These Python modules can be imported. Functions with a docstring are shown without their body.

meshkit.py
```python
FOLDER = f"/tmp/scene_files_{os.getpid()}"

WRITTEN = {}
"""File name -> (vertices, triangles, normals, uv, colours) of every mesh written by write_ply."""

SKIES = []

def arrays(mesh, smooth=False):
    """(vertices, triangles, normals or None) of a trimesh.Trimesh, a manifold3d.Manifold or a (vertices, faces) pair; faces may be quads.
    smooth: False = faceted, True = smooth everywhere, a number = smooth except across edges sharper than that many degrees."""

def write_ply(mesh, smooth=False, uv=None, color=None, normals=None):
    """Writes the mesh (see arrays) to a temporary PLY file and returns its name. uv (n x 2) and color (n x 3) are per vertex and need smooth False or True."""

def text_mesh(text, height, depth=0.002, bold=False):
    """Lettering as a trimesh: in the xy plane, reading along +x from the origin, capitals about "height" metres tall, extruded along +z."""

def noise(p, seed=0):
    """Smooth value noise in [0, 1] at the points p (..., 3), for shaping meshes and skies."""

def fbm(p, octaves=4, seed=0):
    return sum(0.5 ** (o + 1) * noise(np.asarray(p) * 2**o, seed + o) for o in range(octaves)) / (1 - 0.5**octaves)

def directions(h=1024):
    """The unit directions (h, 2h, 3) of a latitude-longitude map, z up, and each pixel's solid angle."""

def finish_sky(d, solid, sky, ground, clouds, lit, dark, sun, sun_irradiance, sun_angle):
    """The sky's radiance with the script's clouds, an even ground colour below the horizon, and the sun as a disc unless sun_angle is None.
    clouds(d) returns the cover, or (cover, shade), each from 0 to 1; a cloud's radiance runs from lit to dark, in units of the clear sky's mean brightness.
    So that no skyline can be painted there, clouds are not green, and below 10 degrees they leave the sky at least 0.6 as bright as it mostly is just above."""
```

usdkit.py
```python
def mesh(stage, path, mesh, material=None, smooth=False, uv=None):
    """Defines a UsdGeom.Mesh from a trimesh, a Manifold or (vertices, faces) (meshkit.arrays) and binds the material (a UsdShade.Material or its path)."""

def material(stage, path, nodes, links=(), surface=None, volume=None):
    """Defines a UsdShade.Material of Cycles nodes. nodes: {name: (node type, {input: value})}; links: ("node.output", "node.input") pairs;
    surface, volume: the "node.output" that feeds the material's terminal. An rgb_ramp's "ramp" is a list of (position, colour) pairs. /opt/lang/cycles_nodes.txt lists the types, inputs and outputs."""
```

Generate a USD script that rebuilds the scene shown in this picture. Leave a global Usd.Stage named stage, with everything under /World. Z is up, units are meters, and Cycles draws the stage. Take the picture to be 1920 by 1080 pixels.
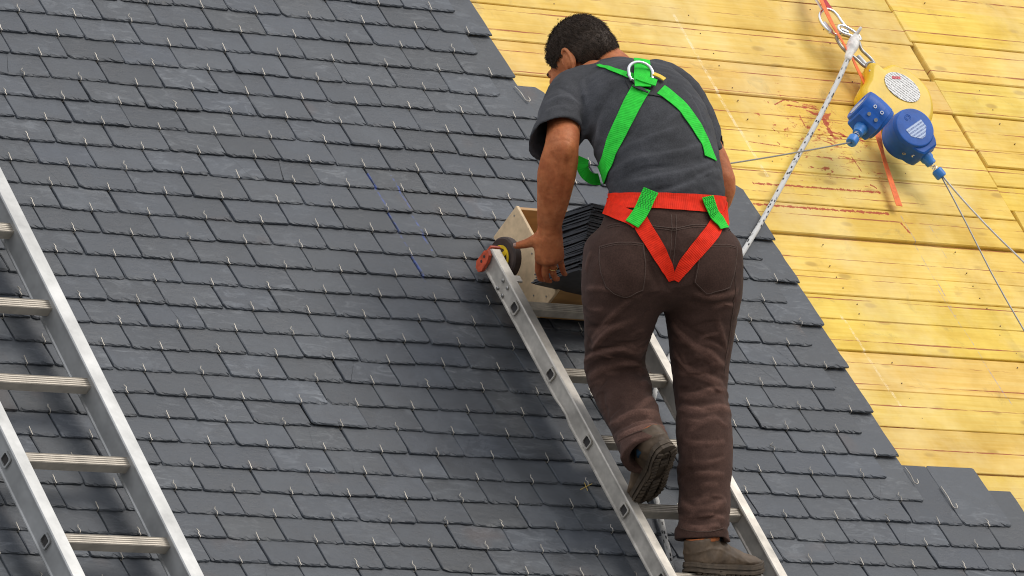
import math, random
import numpy as np, trimesh, usdkit, meshkit
from scipy import ndimage
from scipy.interpolate import PchipInterpolator
from pxr import Usd, UsdGeom, UsdLux, UsdShade, Gf, Sdf, Vt

stage = Usd.Stage.CreateInMemory()
UsdGeom.SetStageUpAxis(stage, 'Z'); UsdGeom.SetStageMetersPerUnit(stage, 1.0)
UsdGeom.Xform.Define(stage, '/World'); UsdGeom.Scope.Define(stage, '/World/Looks')
rng = np.random.default_rng(7); random.seed(7)
Z0 = 7.4                                   # height of the roof's origin above the ground

# ------------------------------------------------------------------ camera, sky, sun, exposure
FOC = 14678.59                             # focal length in photo pixels (1920 wide)
CAM = np.array([-13.04292965, -17.98328252, -2.64433773 + Z0])
FWD = np.array([0.63500571, 0.76801298, 0.0832095]); UPV = np.array([-0.05302238, -0.06412837, 0.99653208]); RT = np.array([0.77068565, -0.63721552, 0.0])
EXPOSURE = 0.55
SUN_EL, SUN_AZ = math.radians(50), math.atan2(0.62, -0.60)       # towards +x, -y
SUN_INT, SUN_ANGLE, SKY = 0.33, 34.0, 0.080
cam = UsdGeom.Camera.Define(stage, '/World/camera')
m4 = np.eye(4); m4[0, :3], m4[1, :3], m4[2, :3], m4[3, :3] = RT, UPV, -FWD, CAM
cam.AddTransformOp().Set(Gf.Matrix4d(*m4.ravel().tolist()))
cam.CreateHorizontalApertureAttr(36.0); cam.CreateFocalLengthAttr(36.0 * FOC / 1920); cam.CreateFStopAttr(0.0); cam.CreateFocusDistanceAttr(22.3)
cam.CreateExposureAttr(EXPOSURE)
dome = UsdLux.DomeLight.Define(stage, '/World/sky'); dome.CreateIntensityAttr(1.0)
skym = usdkit.material(stage, '/World/Looks/sky_overcast', {
    's': ('sky_texture', {'sky_type': 'single_scattering', 'sun_disc': False, 'sun_elevation': SUN_EL, 'sun_rotation': SUN_AZ}),
    'geo': ('geometry', {}), 'tc': ('texture_coordinate', {}), 'n': ('noise_texture', {'scale': 2.2, 'detail': 5.0, 'roughness': 0.55}),
    'r': ('rgb_ramp', {'ramp': [(0.3, (0.72, 0.72, 0.72)), (0.7, (0.95, 0.95, 0.95))]}),
    'sz': ('separate_xyz', {}), 'zr': ('map_range', {'from_min': 0.0, 'from_max': 1.0, 'to_min': 0.36, 'to_max': 1.25}), 'cm': ('vector_math', {'math_type': 'scale', 'vector1': (9.3, 9.5, 10.0)}),
    'mx': ('mix_color', {'blend_type': 'mix', 'use_clamp': False}), 'b': ('background_shader', {'strength': SKY})},
    [('tc.generated', 'n.vector'), ('n.fac', 'r.fac'), ('r.color', 'mx.fac'), ('s.color', 'mx.a'), ('cm.vector', 'mx.b'), ('geo.position', 'sz.vector'), ('sz.z', 'zr.value'), ('zr.result', 'cm.scale'), ('mx.result', 'b.color')], surface='b.background')
UsdShade.MaterialBindingAPI.Apply(dome.GetPrim()).Bind(skym)
sun = UsdLux.DistantLight.Define(stage, '/World/sun')
sun.CreateIntensityAttr(SUN_INT); sun.CreateAngleAttr(SUN_ANGLE); sun.CreateNormalizeAttr(True); sun.CreateColorAttr(Gf.Vec3f(1.0, 0.95, 0.88))
sd = np.array([math.sin(SUN_AZ) * math.cos(SUN_EL), math.cos(SUN_AZ) * math.cos(SUN_EL), math.sin(SUN_EL)])
sx = np.cross([0, 0, 1.0], sd); sx /= np.linalg.norm(sx); sy = np.cross(sd, sx)
ms = np.eye(4); ms[0, :3], ms[1, :3], ms[2, :3] = sx, sy, sd
sun.AddTransformOp().Set(Gf.Matrix4d(*ms.ravel().tolist()))

# ------------------------------------------------------------------ frames of the place
TH = 0.894239958                           # pitch of the roof
O = np.array([0, 0, Z0]); U = np.array([1.0, 0, 0]); V = np.array([0, math.cos(TH), math.sin(TH)]); N = np.array([0, -math.sin(TH), math.cos(TH)])
E_ROW, W_SL = 0.0870004, 0.2               # gauge of the courses, width of a slate
def roof(u, v, n=0.0):
    return O + np.multiply.outer(u, U) + np.multiply.outer(v, V) + np.multiply.outer(n, N)
def ray(px, py): return FWD + RT * ((px - 960) / FOC) - UPV * ((py - 540) / FOC)
def on_roof(px, py, n=0.0):                # the point of the plane n above the roof that is seen there
    d = ray(px, py); s = (n - (CAM - O) @ N) / (d @ N); return CAM + s * d
def at_depth(px, py, depth): return CAM + ray(px, py) * depth
FH = np.array([-RT[1], RT[0], 0.0])        # horizontal, away from where the picture was taken
D0 = 22.1
def proj(X):
    r = np.atleast_2d(X) - CAM; d = r @ FWD
    return np.c_[960 + FOC * (r @ RT) / d, 540 - FOC * (r @ UPV) / d, d]

# ------------------------------------------------------------------ helpers
used = {}
def path_of(name, parent):
    base = (str(parent.GetPath()) if parent is not None else '/World'); k = (base, name); n = used.get(k, -1) + 1; used[k] = n
    return f'{base}/{name}' + (f'_{n:03d}' if n else '')
def tag(p, label=None, cat=None, group=None, kind=None):
    p = p if isinstance(p, Usd.Prim) else p.GetPrim()
    for k, v in (('label', label), ('category', cat), ('group', group), ('kind', kind)):
        if v: p.SetCustomDataByKey(k, v)
    return p
BASE = {}
def thing(name, label, cat, loc=(0, 0, 0), group=None, rot=None, parent=None):
    x = UsdGeom.Xform.Define(stage, path_of(name, parent)); loc = np.asarray(loc, float)
    m = np.eye(4); m[3, :3] = loc
    if rot is not None: m[:3, :3] = rot           # rows: the local axes
    x.AddTransformOp().Set(Gf.Matrix4d(*m.ravel().tolist()))
    BASE[str(x.GetPath())] = (loc, np.eye(3) if rot is None else np.asarray(rot, float))
    return tag(x.GetPrim(), label, cat, group)
def base_of(prim):
    while prim and str(prim.GetPath()) not in BASE:
        prim = prim.GetParent()
        if str(prim.GetPath()) in ('/World', '/'): return np.zeros(3), np.eye(3)
    return BASE[str(prim.GetPath())]
def obj(name, mesh, mat, parent=None, smooth=False, uv=None, tone=None, label=None, cat=None, group=None, kind=None, world=True):
    v, f, nrm = meshkit.arrays(mesh, smooth)
    if world and parent is not None:
        loc, R = base_of(parent); v = (v - loc) @ R.T
        if nrm is not None: nrm = nrm @ R.T
    m = UsdGeom.Mesh.Define(stage, path_of(name, parent))
    m.CreatePointsAttr(Vt.Vec3fArray.FromNumpy(v.astype(np.float32)))
    m.CreateFaceVertexCountsAttr(Vt.IntArray.FromNumpy(np.full(len(f), 3, np.int32)))
    m.CreateFaceVertexIndicesAttr(Vt.IntArray.FromNumpy(f.astype(np.int32).ravel())); m.CreateSubdivisionSchemeAttr('none')
    if nrm is not None: m.CreateNormalsAttr(Vt.Vec3fArray.FromNumpy(nrm.astype(np.float32))); m.SetNormalsInterpolation('vertex')
    pv = UsdGeom.PrimvarsAPI(m)
    if uv is not None: pv.CreatePrimvar('st', Sdf.ValueTypeNames.TexCoord2fArray, 'vertex').Set(Vt.Vec2fArray.FromNumpy(np.asarray(uv, np.float32)))
    if tone is not None:
        t = np.broadcast_to(np.asarray(tone, np.float32), (len(v), 3))
        pv.CreatePrimvar('tone', Sdf.ValueTypeNames.Color3fArray, 'vertex').Set(Vt.Vec3fArray.FromNumpy(np.ascontiguousarray(t)))
    UsdShade.MaterialBindingAPI.Apply(m.GetPrim()).Bind(mat)
    return tag(m.GetPrim(), label, cat, group, kind)
def joined(parts):
    vs, fs, n = [], [], 0
    for p in parts:
        v, f, _ = meshkit.arrays(p); vs.append(v); fs.append(f + n); n += len(v)
    return np.vstack(vs), np.vstack(fs)
def unit(a): a = np.asarray(a, float); return a / np.linalg.norm(a)
def smooth_path(pts, n):
    p = np.asarray(pts, float); t = np.r_[0, np.cumsum(np.linalg.norm(np.diff(p, axis=0), axis=1) + 1e-9)]
    return PchipInterpolator(t / t[-1], p, axis=0)(np.linspace(0, 1, n))
def tube(points, radii, sides=8, cap=True, closed=False, flat=1.0):
    p = np.asarray(points, float); n = len(p); r = np.broadcast_to(np.asarray(radii, float), (n,))
    t = (np.roll(p, -1, 0) - np.roll(p, 1, 0)) if closed else np.gradient(p, axis=0)
    t /= np.linalg.norm(t, axis=1, keepdims=True) + 1e-12
    a = np.cross(t[0], [0.31, 0.2, 0.93]); a /= np.linalg.norm(a); A = []
    for k in range(n):
        a = a - t[k] * (a @ t[k]); a /= np.linalg.norm(a); A.append(a)
    A = np.array(A); B = np.cross(t, A); g = np.arange(sides) * 2 * np.pi / sides
    v = p[:, None] + r[:, None, None] * (np.cos(g)[None, :, None] * A[:, None] + flat * np.sin(g)[None, :, None] * B[:, None])
    i, j = np.meshgrid(np.arange(n if closed else n - 1), np.arange(sides), indexing='ij'); k = (i + 1) % n
    q = np.stack([i * sides + j, i * sides + (j + 1) % sides, k * sides + (j + 1) % sides, k * sides + j], -1).reshape(-1, 4)
    f = np.vstack([q[:, [0, 1, 2]], q[:, [0, 2, 3]]]); v = v.reshape(-1, 3)
    if cap and not closed:
        v = np.vstack([v, p[0], p[-1]]); j = np.arange(sides); e = n * sides
        f = np.vstack([f, np.stack([np.full(sides, e), (j + 1) % sides, j], 1), np.stack([np.full(sides, e + 1), (n - 1) * sides + j, (n - 1) * sides + (j + 1) % sides], 1)])
    L = np.r_[0, np.cumsum(np.linalg.norm(np.diff(p, axis=0), axis=1))]
    uv = np.stack([np.repeat(L, sides), np.tile(np.abs(np.linspace(-1, 1, sides, endpoint=False)), n)], 1)
    if cap and not closed: uv = np.vstack([uv, uv[0], uv[-1]])
    return (v, f), uv
def frame_box(c, ax, half, bevel=0.0):
    """a box with rounded-off edges: centre, three axes, half sizes"""
    ax = np.asarray(ax, float); h = np.asarray(half, float)
    if bevel <= 0: b = trimesh.creation.box(2 * h)
    else:
        pts = []
        for s in np.ndindex(2, 2, 2):
            s = np.array(s) * 2 - 1
            for k in range(3):
                q = h - bevel; q[k] = h[k]; pts.append(s * q)
        b = trimesh.convex.convex_hull(np.array(pts))
    return np.array(b.vertices) @ ax + c, np.array(b.faces)
def prism(poly, c, ax, d0, d1):
    """polygon (n x 2) in the plane of ax[0], ax[1], extruded from d0 to d1 along ax[2]"""
    from shapely.geometry import Polygon
    pg = poly if not isinstance(poly, (list, np.ndarray)) else Polygon(poly)
    m = trimesh.creation.extrude_polygon(pg, d1 - d0, engine='earcut'); v = np.array(m.vertices); v[:, 2] += d0
    return v @ np.asarray(ax, float) + c, np.array(m.faces)
def lathe(prof, c, axis, seg=32):
    """profile [(r, t)...] turned about the axis through c"""
    m = trimesh.creation.revolve(np.array(prof, float), sections=seg)
    z = unit(axis); x = unit(np.cross(z, [0.3, 0.9, 0.2])); y = np.cross(z, x)
    return np.array(m.vertices) @ np.stack([x, y, z]) + c, np.array(m.faces)
def MAT(name, nodes, links, surface='p.BSDF'): return usdkit.material(stage, f'/World/Looks/{name}', nodes, links, surface=surface)
def plain(name, col, rough=0.5, metal=0.0, spec=0.5, nscale=30, namt=0.25, bump=0.0, bscale=None, sheen=0.0, stretch=(1, 1, 1)):
    lo, hi = [tuple(np.clip(np.array(col) * k, 0, 1)) for k in (1 - namt, 1 + namt)]
    nodes = {'tc': ('texture_coordinate', {}), 'mp': ('mapping', {'scale': stretch}), 'n': ('noise_texture', {'scale': nscale, 'detail': 5.0, 'roughness': 0.6}), 'r': ('rgb_ramp', {'ramp': [(0.3, lo), (0.7, hi)]}),
             'p': ('principled_bsdf', {'roughness': rough, 'metallic': metal, 'specular_ior_level': spec, 'sheen_weight': sheen})}
    links = [('tc.object', 'mp.vector'), ('mp.vector', 'n.vector'), ('n.fac', 'r.fac'), ('r.color', 'p.base_color')]
    if bump:
        nodes |= {'n2': ('noise_texture', {'scale': bscale or nscale * 3, 'detail': 4.0}), 'b': ('bump', {'strength': bump, 'distance': 0.002})}
        links += [('mp.vector', 'n2.vector'), ('n2.fac', 'b.height'), ('b.normal', 'p.normal')]
    return MAT(name, nodes, links)

# ------------------------------------------------------------------ materials
# math chain helper for the two roof materials: st holds roof coordinates (u, v) in metres
def slate_material():
    nodes = {'uv': ('uvmap', {'attribute': 'st'}), 'tn': ('attribute', {'attribute': 'tone'}), 'sp': ('separate_color', {}),
        'off': ('vector_math', {'math_type': 'multiply_add', 'vector2': (7.0, 7.0, 7.0)}),
        'm1': ('mapping', {'scale': (1.0, 1.0, 1.0)}), 'n1': ('noise_texture', {'scale': 9.0, 'detail': 7.0, 'roughness': 0.66, 'distortion': 0.5}),
        'r1': ('rgb_ramp', {'ramp': [(0.25, (0.036, 0.040, 0.046)), (0.5, (0.054, 0.060, 0.069)), (0.75, (0.082, 0.090, 0.101))]}),
        # pale scuffs, running across the grain
        'm2': ('mapping', {'scale': (9.0, 26.0, 1.0), 'rotation': (0, 0, 0.7)}), 'n2': ('noise_texture', {'scale': 1.3, 'detail': 8.0, 'roughness': 0.72, 'distortion': 1.2}),
        'r2': ('rgb_ramp', {'ramp': [(0.50, (0, 0, 0)), (0.66, (1, 1, 1))]}),
        'n3': ('noise_texture', {'scale': 3.2, 'detail': 3.0}), 'r3': ('rgb_ramp', {'ramp': [(0.44, (0, 0, 0)), (0.62, (1, 1, 1))]}),
        'mu': ('math', {'math_type': 'multiply'}), 'mu2': ('math', {'math_type': 'multiply', 'value2': 0.34}), 'mxs': ('mix_color', {'blend_type': 'mix', 'b': (0.23, 0.245, 0.26)}),
        'mt': ('mix_color', {'blend_type': 'multiply', 'fac': 1.0}),
        # rusty blush on a few
        'n5': ('noise_texture', {'scale': 4.0, 'detail': 2.0}), 'r5': ('rgb_ramp', {'ramp': [(0.68, (0, 0, 0)), (0.78, (0.35, 0.35, 0.35))]}), 'mr': ('mix_color', {'blend_type': 'mix', 'b': (0.12, 0.075, 0.055)}),
        'm4': ('mapping', {'scale': (40.0, 90.0, 1.0)}), 'n4': ('noise_texture', {'scale': 1.0, 'detail': 6.0, 'roughness': 0.7}),
        'n6': ('noise_texture', {'scale': 16.0, 'detail': 2.0}), 'ad': ('math', {'math_type': 'add'}),
        'bp': ('bump', {'strength': 0.5, 'distance': 0.004}),
        'rr': ('map_range', {'from_min': 0.3, 'from_max': 0.7, 'to_min': 0.42, 'to_max': 0.62}), 'p': ('principled_bsdf', {'specular_ior_level': 0.42})}
    links = [('uv.UV', 'off.vector3'), ('tn.color', 'off.vector1'), ('off.vector', 'm1.vector'), ('m1.vector', 'n1.vector'), ('n1.fac', 'r1.fac'),
        ('off.vector', 'm2.vector'), ('m2.vector', 'n2.vector'), ('n2.fac', 'r2.fac'), ('off.vector', 'n3.vector'), ('n3.fac', 'r3.fac'),
        ('r2.color', 'mu.value1'), ('r3.color', 'mu.value2'), ('mu.value', 'mu2.value1'), ('mu2.value', 'mxs.fac'), ('r1.color', 'mxs.a'),
        ('off.vector', 'n5.vector'), ('n5.fac', 'r5.fac'), ('r5.color', 'mr.fac'), ('mxs.result', 'mr.a'), ('mr.result', 'mt.a'), ('tn.color', 'mt.b'),
        ('off.vector', 'm4.vector'), ('m4.vector', 'n4.vector'), ('off.vector', 'n6.vector'), ('n4.fac', 'ad.value1'), ('n6.fac', 'ad.value2'), ('ad.value', 'bp.height'), ('bp.normal', 'p.normal'),
        ('n1.fac', 'rr.value'), ('rr.result', 'p.roughness')]
    cur = 'mt.result'
    # blue chalk lines snapped along the slope: (u, half width, v from, v to)
    nodes |= {'ss': ('separate_xyz', {}), 'cn': ('noise_texture', {'scale': 22.0, 'detail': 4.0, 'roughness': 0.7}), 'cr': ('rgb_ramp', {'ramp': [(0.46, (0, 0, 0)), (0.58, (1, 1, 1))]})}
    links += [('uv.UV', 'ss.vector'), ('uv.UV', 'cn.vector'), ('cn.fac', 'cr.fac')]
    for k, (px0, py0, px1, py1) in enumerate([(690, 322, 800, 528), (733, 326, 812, 470)]):
        a, b = on_roof(px0, py0) - O, on_roof(px1, py1) - O; uc = (a @ U + b @ U) / 2; v0, v1 = b @ V, a @ V
        nodes |= {f'cu{k}': ('math', {'math_type': 'subtract', 'value2': uc}), f'ca{k}': ('math', {'math_type': 'absolute'}), f'cl{k}': ('math', {'math_type': 'less_than', 'value2': 0.0035}),
            f'cg{k}': ('math', {'math_type': 'greater_than', 'value2': v0}), f'ch{k}': ('math', {'math_type': 'less_than', 'value2': v1}),
            f'c1{k}': ('math', {'math_type': 'multiply'}), f'c2{k}': ('math', {'math_type': 'multiply'}), f'c3{k}': ('math', {'math_type': 'multiply'}), f'c4{k}': ('math', {'math_type': 'multiply', 'value2': 0.75}),
            f'cm{k}': ('mix_color', {'blend_type': 'mix', 'b': (0.06, 0.10, 0.34)})}
        links += [('ss.x', f'cu{k}.value1'), (f'cu{k}.value', f'ca{k}.value1'), (f'ca{k}.value', f'cl{k}.value1'), ('ss.y', f'cg{k}.value1'), ('ss.y', f'ch{k}.value1'),
            (f'cl{k}.value', f'c1{k}.value1'), (f'cg{k}.value', f'c1{k}.value2'), (f'c1{k}.value', f'c2{k}.value1'), (f'ch{k}.value', f'c2{k}.value2'), (f'c2{k}.value', f'c3{k}.value1'), ('cr.color', f'c3{k}.value2'),
            (f'c3{k}.value', f'c4{k}.value1'), (f'c4{k}.value', f'cm{k}.fac'), (cur, f'cm{k}.a')]
        cur = f'cm{k}.result'
    links.append((cur, 'p.base_color'))
    return MAT('slate', nodes, links)
M_SLATE = slate_material()

def board_material():
    nodes = {'uv': ('uvmap', {'attribute': 'st'}), 'tn': ('attribute', {'attribute': 'tone'}), 'ss': ('separate_xyz', {}), 'st': ('separate_color', {}),
        'off': ('vector_math', {'math_type': 'multiply_add', 'vector2': (5.0, 5.0, 5.0)}),
        'mg': ('mapping', {'scale': (2.2, 60.0, 1.0)}), 'g': ('noise_texture', {'scale': 1.0, 'detail': 7.0, 'roughness': 0.62, 'distortion': 0.9}),
        'rg': ('rgb_ramp', {'ramp': [(0.25, (0.69, 0.455, 0.080)), (0.5, (0.785, 0.55, 0.135)), (0.75, (0.81, 0.625, 0.20))]}),
        'b1': ('noise_texture', {'scale': 4.5, 'detail': 7.0, 'roughness': 0.6}), 'rb': ('rgb_ramp', {'ramp': [(0.35, (0.84, 0.76, 0.55)), (0.65, (1.08, 1.05, 1.0))]}), 'mb': ('mix_color', {'blend_type': 'multiply', 'fac': 1.0, 'use_clamp': False}),
        'mt': ('mix_color', {'blend_type': 'multiply', 'fac': 1.0}),
        # knots
        'mk': ('mapping', {'scale': (5.0, 12.0, 1.0)}), 'k': ('voronoi_texture', {'scale': 1.0, 'randomness': 1.0}), 'rk': ('rgb_ramp', {'ramp': [(0.0, (1, 1, 1)), (0.10, (0.8, 0.8, 0.8)), (0.16, (0, 0, 0))]}),
        'kk': ('math', {'math_type': 'multiply', 'value2': 0.7}), 'mxk': ('mix_color', {'blend_type': 'mix', 'b': (0.40, 0.23, 0.04)}),
        # dirty scuffs
        'd1': ('noise_texture', {'scale': 7.0, 'detail': 8.0, 'roughness': 0.75, 'distortion': 0.8}), 'rd': ('rgb_ramp', {'ramp': [(0.58, (0, 0, 0)), (0.74, (0.6, 0.6, 0.6))]}), 'mxd': ('mix_color', {'blend_type': 'mix', 'b': (0.34, 0.22, 0.07)}),
        # pale dust
        'd2': ('noise_texture', {'scale': 2.0, 'detail': 6.0, 'roughness': 0.65}), 'rd2': ('rgb_ramp', {'ramp': [(0.48, (0, 0, 0)), (0.7, (0.55, 0.55, 0.55))]}), 'mxp': ('mix_color', {'blend_type': 'mix', 'b': (0.84, 0.68, 0.33)}),
        # red course lines on the gauge, broken up along their length
        'v0': ('math', {'math_type': 'multiply_add', 'value2': 1 / E_ROW, 'value3': 0.86}), 'nw': ('noise_texture', {'scale': 18.0, 'detail': 3.0}), 'vw': ('math', {'math_type': 'multiply_add', 'value2': 0.05}),
        'fr': ('math', {'math_type': 'fraction'}), 'f5': ('math', {'math_type': 'subtract', 'value2': 0.5}), 'fa': ('math', {'math_type': 'absolute'}),
        'ml': ('mapping', {'scale': (2.2, 11.5, 1.0)}), 'nl': ('noise_texture', {'scale': 1.0, 'detail': 5.0, 'roughness': 0.7}), 'wl': ('map_range', {'from_min': 0.50, 'from_max': 0.75, 'to_min': 0.016, 'to_max': 0.060}),
        'ltl': ('math', {'math_type': 'less_than'}), 'mq': ('mapping', {'scale': (5.0, 11.5, 1.0), 'location': (3.3, 1.7, 0)}), 'nq': ('noise_texture', {'scale': 1.0, 'detail': 6.0, 'roughness': 0.75}), 'rq': ('rgb_ramp', {'ramp': [(0.36, (0, 0, 0)), (0.46, (0.8, 0.8, 0.8))]}),
        'lm': ('math', {'math_type': 'multiply'}), 'mxl': ('mix_color', {'blend_type': 'mix', 'b': (0.29, 0.040, 0.012)}),
        # red splashes round the fall arresters
        'gx': ('math', {'math_type': 'subtract', 'value2': 2.98}), 'gy': ('math', {'math_type': 'subtract', 'value2': -0.22}), 'gx2': ('math', {'math_type': 'multiply'}), 'gy2': ('math', {'math_type': 'multiply'}), 'gs': ('math', {'math_type': 'add'}),
        'gm': ('map_range', {'from_min': 0.01, 'from_max': 0.14, 'to_min': 0.105, 'to_max': -0.06}), 'mr': ('mapping', {'scale': (14.0, 26.0, 1.0), 'rotation': (0, 0, 0.5)}), 'nr': ('noise_texture', {'scale': 1.0, 'detail': 7.0, 'roughness': 0.75, 'distortion': 1.5}),
        'na': ('math', {'math_type': 'add'}), 'rs': ('rgb_ramp', {'ramp': [(0.655, (0, 0, 0)), (0.69, (0.85, 0.85, 0.85))]}), 'mxr': ('mix_color', {'blend_type': 'mix', 'b': (0.40, 0.022, 0.012)}),
        # long pale and blue chalk lines up the slope
        'nwp': ('noise_texture', {'scale': 40.0, 'detail': 4.0, 'roughness': 0.8}), 'rwp': ('rgb_ramp', {'ramp': [(0.42, (0, 0, 0)), (0.62, (0.6, 0.6, 0.6))]}),
        'bp': ('bump', {'strength': 0.35, 'distance': 0.003}), 'p': ('principled_bsdf', {'roughness': 0.62, 'specular_ior_level': 0.25})}
    L = [('uv.UV', 'off.vector3'), ('tn.color', 'off.vector1'), ('uv.UV', 'ss.vector'), ('off.vector', 'mg.vector'), ('mg.vector', 'g.vector'), ('g.fac', 'rg.fac'), ('uv.UV', 'b1.vector'), ('b1.fac', 'rb.fac'),
        ('rg.color', 'mb.a'), ('rb.color', 'mb.b'), ('mb.result', 'mt.a'), ('tn.color', 'mt.b'), ('off.vector', 'mk.vector'), ('mk.vector', 'k.vector'), ('k.distance', 'rk.fac'), ('rk.color', 'kk.value1'), ('kk.value', 'mxk.fac'), ('mt.result', 'mxk.a'),
        ('uv.UV', 'd1.vector'), ('d1.fac', 'rd.fac'), ('rd.color', 'mxd.fac'), ('mxk.result', 'mxd.a'), ('uv.UV', 'd2.vector'), ('d2.fac', 'rd2.fac'), ('rd2.color', 'mxp.fac'), ('mxd.result', 'mxp.a'),
        ('ss.y', 'v0.value1'), ('uv.UV', 'nw.vector'), ('nw.fac', 'vw.value1'), ('v0.value', 'vw.value3'), ('vw.value', 'fr.value1'), ('fr.value', 'f5.value1'), ('f5.value', 'fa.value1'),
        ('uv.UV', 'ml.vector'), ('ml.vector', 'nl.vector'), ('nl.fac', 'wl.value'), ('fa.value', 'ltl.value1'), ('wl.result', 'ltl.value2'), ('uv.UV', 'mq.vector'), ('mq.vector', 'nq.vector'), ('nq.fac', 'rq.fac'), ('ltl.value', 'lm.value1'), ('rq.color', 'lm.value2'),
        ('lm.value', 'mxl.fac'), ('mxp.result', 'mxl.a'),
        ('ss.x', 'gx.value1'), ('ss.y', 'gy.value1'), ('gx.value', 'gx2.value1'), ('gx.value', 'gx2.value2'), ('gy.value', 'gy2.value1'), ('gy.value', 'gy2.value2'), ('gx2.value', 'gs.value1'), ('gy2.value', 'gs.value2'), ('gs.value', 'gm.value'),
        ('uv.UV', 'mr.vector'), ('mr.vector', 'nr.vector'), ('nr.fac', 'na.value1'), ('gm.result', 'na.value2'), ('na.value', 'rs.fac'), ('rs.color', 'mxr.fac'), ('mxl.result', 'mxr.a'),
        ('uv.UV', 'nwp.vector'), ('nwp.fac', 'rwp.fac'), ('g.fac', 'bp.height'), ('bp.normal', 'p.normal')]
    cur = 'mxr.result'
    # chalk lines and strokes of red paint: (from, to, half width, colour, raggedness)
    RD = (0.36, 0.016, 0.010); marks = [((1262, 20), (1440, 330), .006, (0.88, 0.76, 0.5), 0), ((1578, 588), (1690, 760), .005, (0.88, 0.76, 0.5), 0), ((1690, 403), (1795, 590), .0022, (0.17, 0.2, 0.42), 0), ((1760, 540), (1900, 760), .002, (0.2, 0.24, 0.5), 0), ((1742, 420), (1780, 482), .0016, (0.25, 0.25, 0.35), 0),
        ((1412, 342), (1652, 360), .0050, RD, 1), ((1413, 381), (1668, 400), .0055, RD, 1), ((1547, 217), (1563, 252), .0100, RD, 1), ((1455, 192), (1474, 183), .0035, RD, 1), ((1472, 183), (1500, 188), .0035, RD, 1), ((1478, 193), (1538, 201), .0035, RD, 1), ((1690, 417), (1707, 437), .0050, RD, 1),
        ((1598, 292), (1617, 320), .0028, RD, 1), ((1502, 212), (1514, 236), .0022, RD, 1), ((1560, 243), (1622, 263), .0045, RD, 1), ((1405, 263), (1520, 281), .0022, RD, 1), ((1450, 236), (1463, 247), .0022, RD, 1), ((1632, 345), (1645, 352), .0045, RD, 1)]
    nodes |= {'nrg': ('noise_texture', {'scale': 55.0, 'detail': 4.0, 'roughness': 0.75}), 'wrg': ('map_range', {'from_min': 0.35, 'from_max': 0.66, 'to_min': 0.0, 'to_max': 1.0})}; L += [('uv.UV', 'nrg.vector'), ('nrg.fac', 'wrg.value')]
    for k, (a, b, hw, col, rag) in enumerate(marks):
        A, B = on_roof(*a, -.02) - O, on_roof(*b, -.02) - O; A, B = np.array([A @ U, A @ V]), np.array([B @ U, B @ V]); t = unit(B - A); n = np.array([-t[1], t[0]]); ln = np.linalg.norm(B - A)
        nodes |= {f'p{k}a': ('math', {'math_type': 'multiply_add', 'value2': n[0], 'value3': -(A @ n)}), f'p{k}b': ('math', {'math_type': 'multiply_add', 'value2': n[1]}), f'p{k}c': ('math', {'math_type': 'absolute'}), f'p{k}d': ('math', {'math_type': 'less_than', 'value2': hw}),
            f'p{k}x': ('math', {'math_type': 'multiply_add', 'value2': t[0], 'value3': -(A @ t)}), f'p{k}y': ('math', {'math_type': 'multiply_add', 'value2': t[1]}),
            f'p{k}e': ('math', {'math_type': 'greater_than', 'value2': 0.0}), f'p{k}f': ('math', {'math_type': 'less_than', 'value2': ln}), f'p{k}g': ('math', {'math_type': 'multiply'}), f'p{k}h': ('math', {'math_type': 'multiply'}), f'p{k}i': ('math', {'math_type': 'multiply', 'value2': 0.85}), f'p{k}m': ('mix_color', {'blend_type': 'mix', 'b': col})}
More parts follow.
